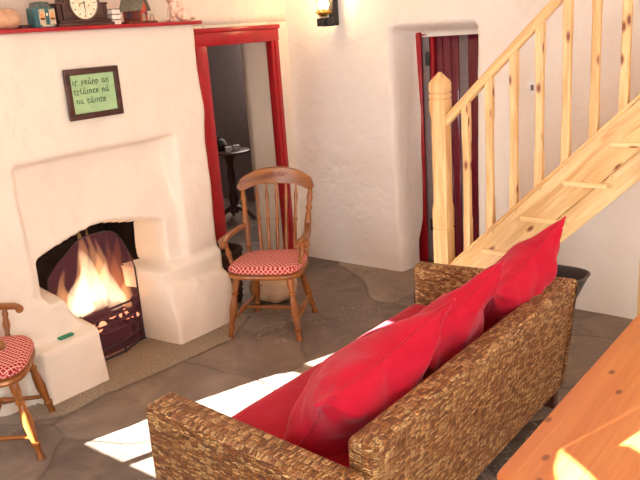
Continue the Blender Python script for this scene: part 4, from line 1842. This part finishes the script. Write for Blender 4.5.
# ------------------------------------------------------------------ dining table
tb = thing('dining_table', 'long orange pine dining table with sunlit patches on its top', 'table', (-0.20, 2.40, 0))
bm = B()
cx0, cx1, cy0, cy1 = -0.757, 0.42, 1.575, 3.30
rad = .035
out = []
for (cx, cy, a0) in ((cx1 - rad, cy0 + rad, -90), (cx1 - rad, cy1 - rad, 0), (cx0 + rad, cy1 - rad, 90), (cx0 + rad, cy0 + rad, 180)):
    for k in range(7):
        a = math.radians(a0 + 15 * k)
        out.append((cx + rad * math.cos(a), cy + rad * math.sin(a), .715))
prism(bm, out, (0, 0, .035), .008)
obj('table_top', bm, M['table'], tb, grain=(0, 1, 0))
bm = B()
for lo, hi in (((-.66, 1.66, .61), (-.635, 3.22, .714)), ((.315, 1.66, .61), (.34, 3.22, .714)), ((-.66, 1.66, .61), (.34, 1.685, .714)), ((-.66, 3.195, .61), (.34, 3.22, .714))):
    box(bm, lo, hi, .002, 1)
obj('apron', bm, M['table'], tb, grain=(0, 1, 0))
for x in (-.64, .32):
    for y in (1.68, 3.20):
        bm = B()
        lathe(bm, (x, y, 0), (x, y, .713), [(0, .028), (.03, .034), (.12, .028), (.2, .038), (.24, .030), (.5, .046), (.72, .036), (.76, .046), (.8, .044), (1, .044)], 18)
        obj('leg', bm, M['table'], tb, grain=(0, 0, 1))

# ------------------------------------------------------------------ bin behind the sofa, log basket, sack
binx, biny = -1.385, 3.60
tbn = thing('waste_bin', 'dark grey open bin standing behind the far end of the sofa', 'bin', (binx, biny, 0))
bm = B()


def ell(cx, cy, z, a, b, n=40, p=.62):
    o_ = []
    for k in range(n):
        an = 2 * math.pi * k / n
        c, s = math.cos(an), math.sin(an)
        o_.append((cx + math.copysign(abs(c) ** p, c) * a, cy + math.copysign(abs(s) ** p, s) * b, z))
    return o_


secs = [(0, .085, .085), (.02, .09, .09), (.36, .120, .10), (.59, .180, .118), (.605, .184, .122), (.61, .184, .122), (.605, .172, .110), (.58, .168, .106), (.36, .110, .09), (.03, .078, .078)]
loft(bm, [ell(binx - .12 * (1 - z / .61), biny, z, a, b) for z, a, b in secs])
obj('bucket', bm, M['plastic_dark'], tbn, uv=False, angle=50)
bm = B()
ring = ell(binx, biny, .608, .180, .118)
tube(bm, ring, .008, 8, True)
obj('rim', bm, M['plastic_dark'], tbn, uv=False)

lbx, lby = -3.925, 3.635
lb = thing('log_basket', 'dark basket in the corner behind the armchair, beside the chimney breast', 'basket', (lbx, lby, 0))
bm = B()
secs = [(0, .14, .12), (.02, .145, .125), (.40, .185, .145), (.42, .19, .15), (.42, .17, .13), (.06, .125, .105)]
loft(bm, [ell(lbx, lby, z, a, b, 40, .8) for z, a, b in secs])
obj('body', bm, M['dark_basket'], lb, uv=False, angle=60)
bm = B()
for k in range(9):
    tube(bm, [(p[0], p[1], p[2]) for p in ell(lbx, lby, .04 + .045 * k, .150 + .0045 * k, .129 + .0028 * k, 40, .8)], .007, 6, True)
obj('weave_band', bm, M['dark_basket'], lb, uv=False)
for k, (a, b2) in enumerate((((-3.98, 3.58, .38), (-3.82, 3.70, .45)), ((-3.84, 3.57, .40), (-3.97, 3.71, .43)), ((-3.90, 3.60, .34), (-3.88, 3.72, .40)))):
    pass

sk = thing('burlap_sack', 'beige sack slumped on the floor beneath the wooden armchair', 'sack', (-3.60, 3.855, 0))
bm = B()
res_ = bmesh.ops.create_uvsphere(bm, u_segments=36, v_segments=22, radius=1.0)
for v in bm.verts:
    p = v.co.copy()
    q = Vector((math.copysign(abs(p.x) ** .8, p.x) * .175, math.copysign(abs(p.y) ** .8, p.y) * .15, (math.copysign(abs(p.z) ** .75, p.z)) * .105 + .10))
    q += Vector((1, 1, .6)) * .012 * nz(p.x, p.y, p.z, 2.6) + Vector((1, 1, 1)) * .004 * nz(p.x, p.y, p.z, 8)
    q.z = max(0.0, q.z)
    v.co = Vector((-3.60, 3.855, 0)) + q
obj('body', bm, M['sacking'], sk, uv=False, angle=180)
bm = B()
for k, (y, wd) in enumerate(((-.03, .05), (.01, .07))):
    tube(bm, [(-3.62 + s * wd + .02, 3.84 - .128 + .02 * abs(s), .150 - .028 * k) for s in np.linspace(-1, 1, 9)], .004, 5)
obj('printed_line', bm, M['sack_print'], sk, uv=False)

# ------------------------------------------------------------------ dark furniture in the room beyond the red door
q = thing('side_table', 'dark wooden side table seen in the dim room through the red doorway', 'table', (-5.6, 5.50, 0))
bm = B()
lathe(bm, (-5.6, 5.50, .74), (-5.6, 5.50, .77), [(0, .20), (.3, .225), (.8, .225), (1, .215)], 30)
obj('table_top', bm, M['dark_wood'], q, grain=(0, 1, 0))
bm = B()
lathe(bm, (-5.6, 5.50, .10), (-5.6, 5.50, .74), [(0, .05), (.1, .035), (.25, .055), (.4, .03), (.6, .045), (.8, .03), (.9, .05), (1, .10)], 18)
obj('pedestal', bm, M['dark_wood'], q, grain=(0, 0, 1))
for k in range(3):
    a = math.radians(20 + 120 * k)
    bm = B()
    tube(bm, [(-5.6 + .03 * math.cos(a), 5.5 + .03 * math.sin(a), .16), (-5.6 + .14 * math.cos(a), 5.5 + .14 * math.sin(a), .12), (-5.6 + .23 * math.cos(a), 5.5 + .23 * math.sin(a), .025)], [.03, .026, .022], 8)
    obj('leg', bm, M['dark_wood'], q, grain=(0, 0, 1))
ky_ = 5.44
kt = thing('dark_pot', 'dark round pot on the side table in the room beyond', 'pot', (-5.66, ky_, .77))
bm = B()
lathe(bm, (-5.66, ky_, .77), (-5.66, ky_, .90), [(0, .05), (.2, .075), (.5, .082), (.8, .06), (.9, .05), (1, .02)], 20)
obj('body', bm, M['iron'], kt, uv=False)
bm = B()
ball(bm, (-5.66, ky_, .91), .014, 10)
obj('knob', bm, M['iron'], kt, uv=False)
for y, lab in ((5.40, 'white cup left of the dark pot in the room beyond'), (5.52, 'white cup right of the dark pot in the room beyond')):
    cup = thing('white_cup', lab, 'cup', (-5.50, y, .77), 0, 'white cups in the room beyond')
    bm = B()
    lathe(bm, (-5.50, y, .77), (-5.50, y, .825), [(0, .022), (.2, .028), (1, .035)], 16)
    obj('bowl', bm, M['white_plastic'], cup, uv=False)
    bm = B()
    tube(bm, [(-5.50, y + .03, .812), (-5.50, y + .05, .806), (-5.50, y + .048, .788), (-5.50, y + .028, .782)], .004, 6)
    obj('handle', bm, M['white_plastic'], cup, uv=False)

# ------------------------------------------------------------------ unseen panels added at the second window (they shape the light on the table)
def back_to_window(x, y, z):
    k = (y - WY) / SUN_DIR.y
    return x - SUN_DIR.x * k, z - SUN_DIR.z * k


ta = [(-.660, 1.748), (-.647, 1.700), (-.640, 1.66), (-.61, 1.60)]           # left edge of the first light patch
tbp = [(-.653, 1.754), (-.615, 1.73), (-.553, 1.685), (-.46, 1.60)]          # its right edge
tc_ = [(-.475, 2.12), (-.500, 1.978), (-.534, 1.849)]                        # left edge of the second patch
td_ = [(-.534, 1.849), (-.506, 1.861), (-.461, 1.838), (-.38, 1.70), (-.30, 1.60)]
t = NT('sun_mask_cloth')
t.base(srgb(226, 196, 160))
t.rough(0.9, 0.1)
M['sun_mask'] = t.m
yc = WY + 0.03


def sun_mask(lab, pts):
    bm = B()
    prism(bm, [(x, yc, z) for x, z in pts], (0, 0.014, 0))
    tag(obj('sun_mask', bm, M['sun_mask'], smooth=False), lab, 'sun_mask', 'added sun masks at the window by the table')


A = [back_to_window(x, y, .75) for x, y in ta]
Bq = [back_to_window(x, y, .75) for x, y in tbp]
Cq = [back_to_window(x, y, .75) for x, y in tc_]
D = [back_to_window(x, y, .75) for x, y in td_]
zt = 1.98
zb = 0.86
sun_mask('added left curtain at the window behind the camera', [(W2[0] - .06, zb), (A[-1][0] + .01, zb)] + list(reversed(A)) + [(A[0][0], zt), (W2[0] - .06, zt)])
sun_mask('added middle curtain at the window behind the camera',
        [(Bq[-1][0] - .0, zb), (D[-1][0], zb)] + list(reversed(D)) + list(reversed(Cq))[1:] + [(Cq[0][0], zt), (Bq[0][0], zt)] + Bq)
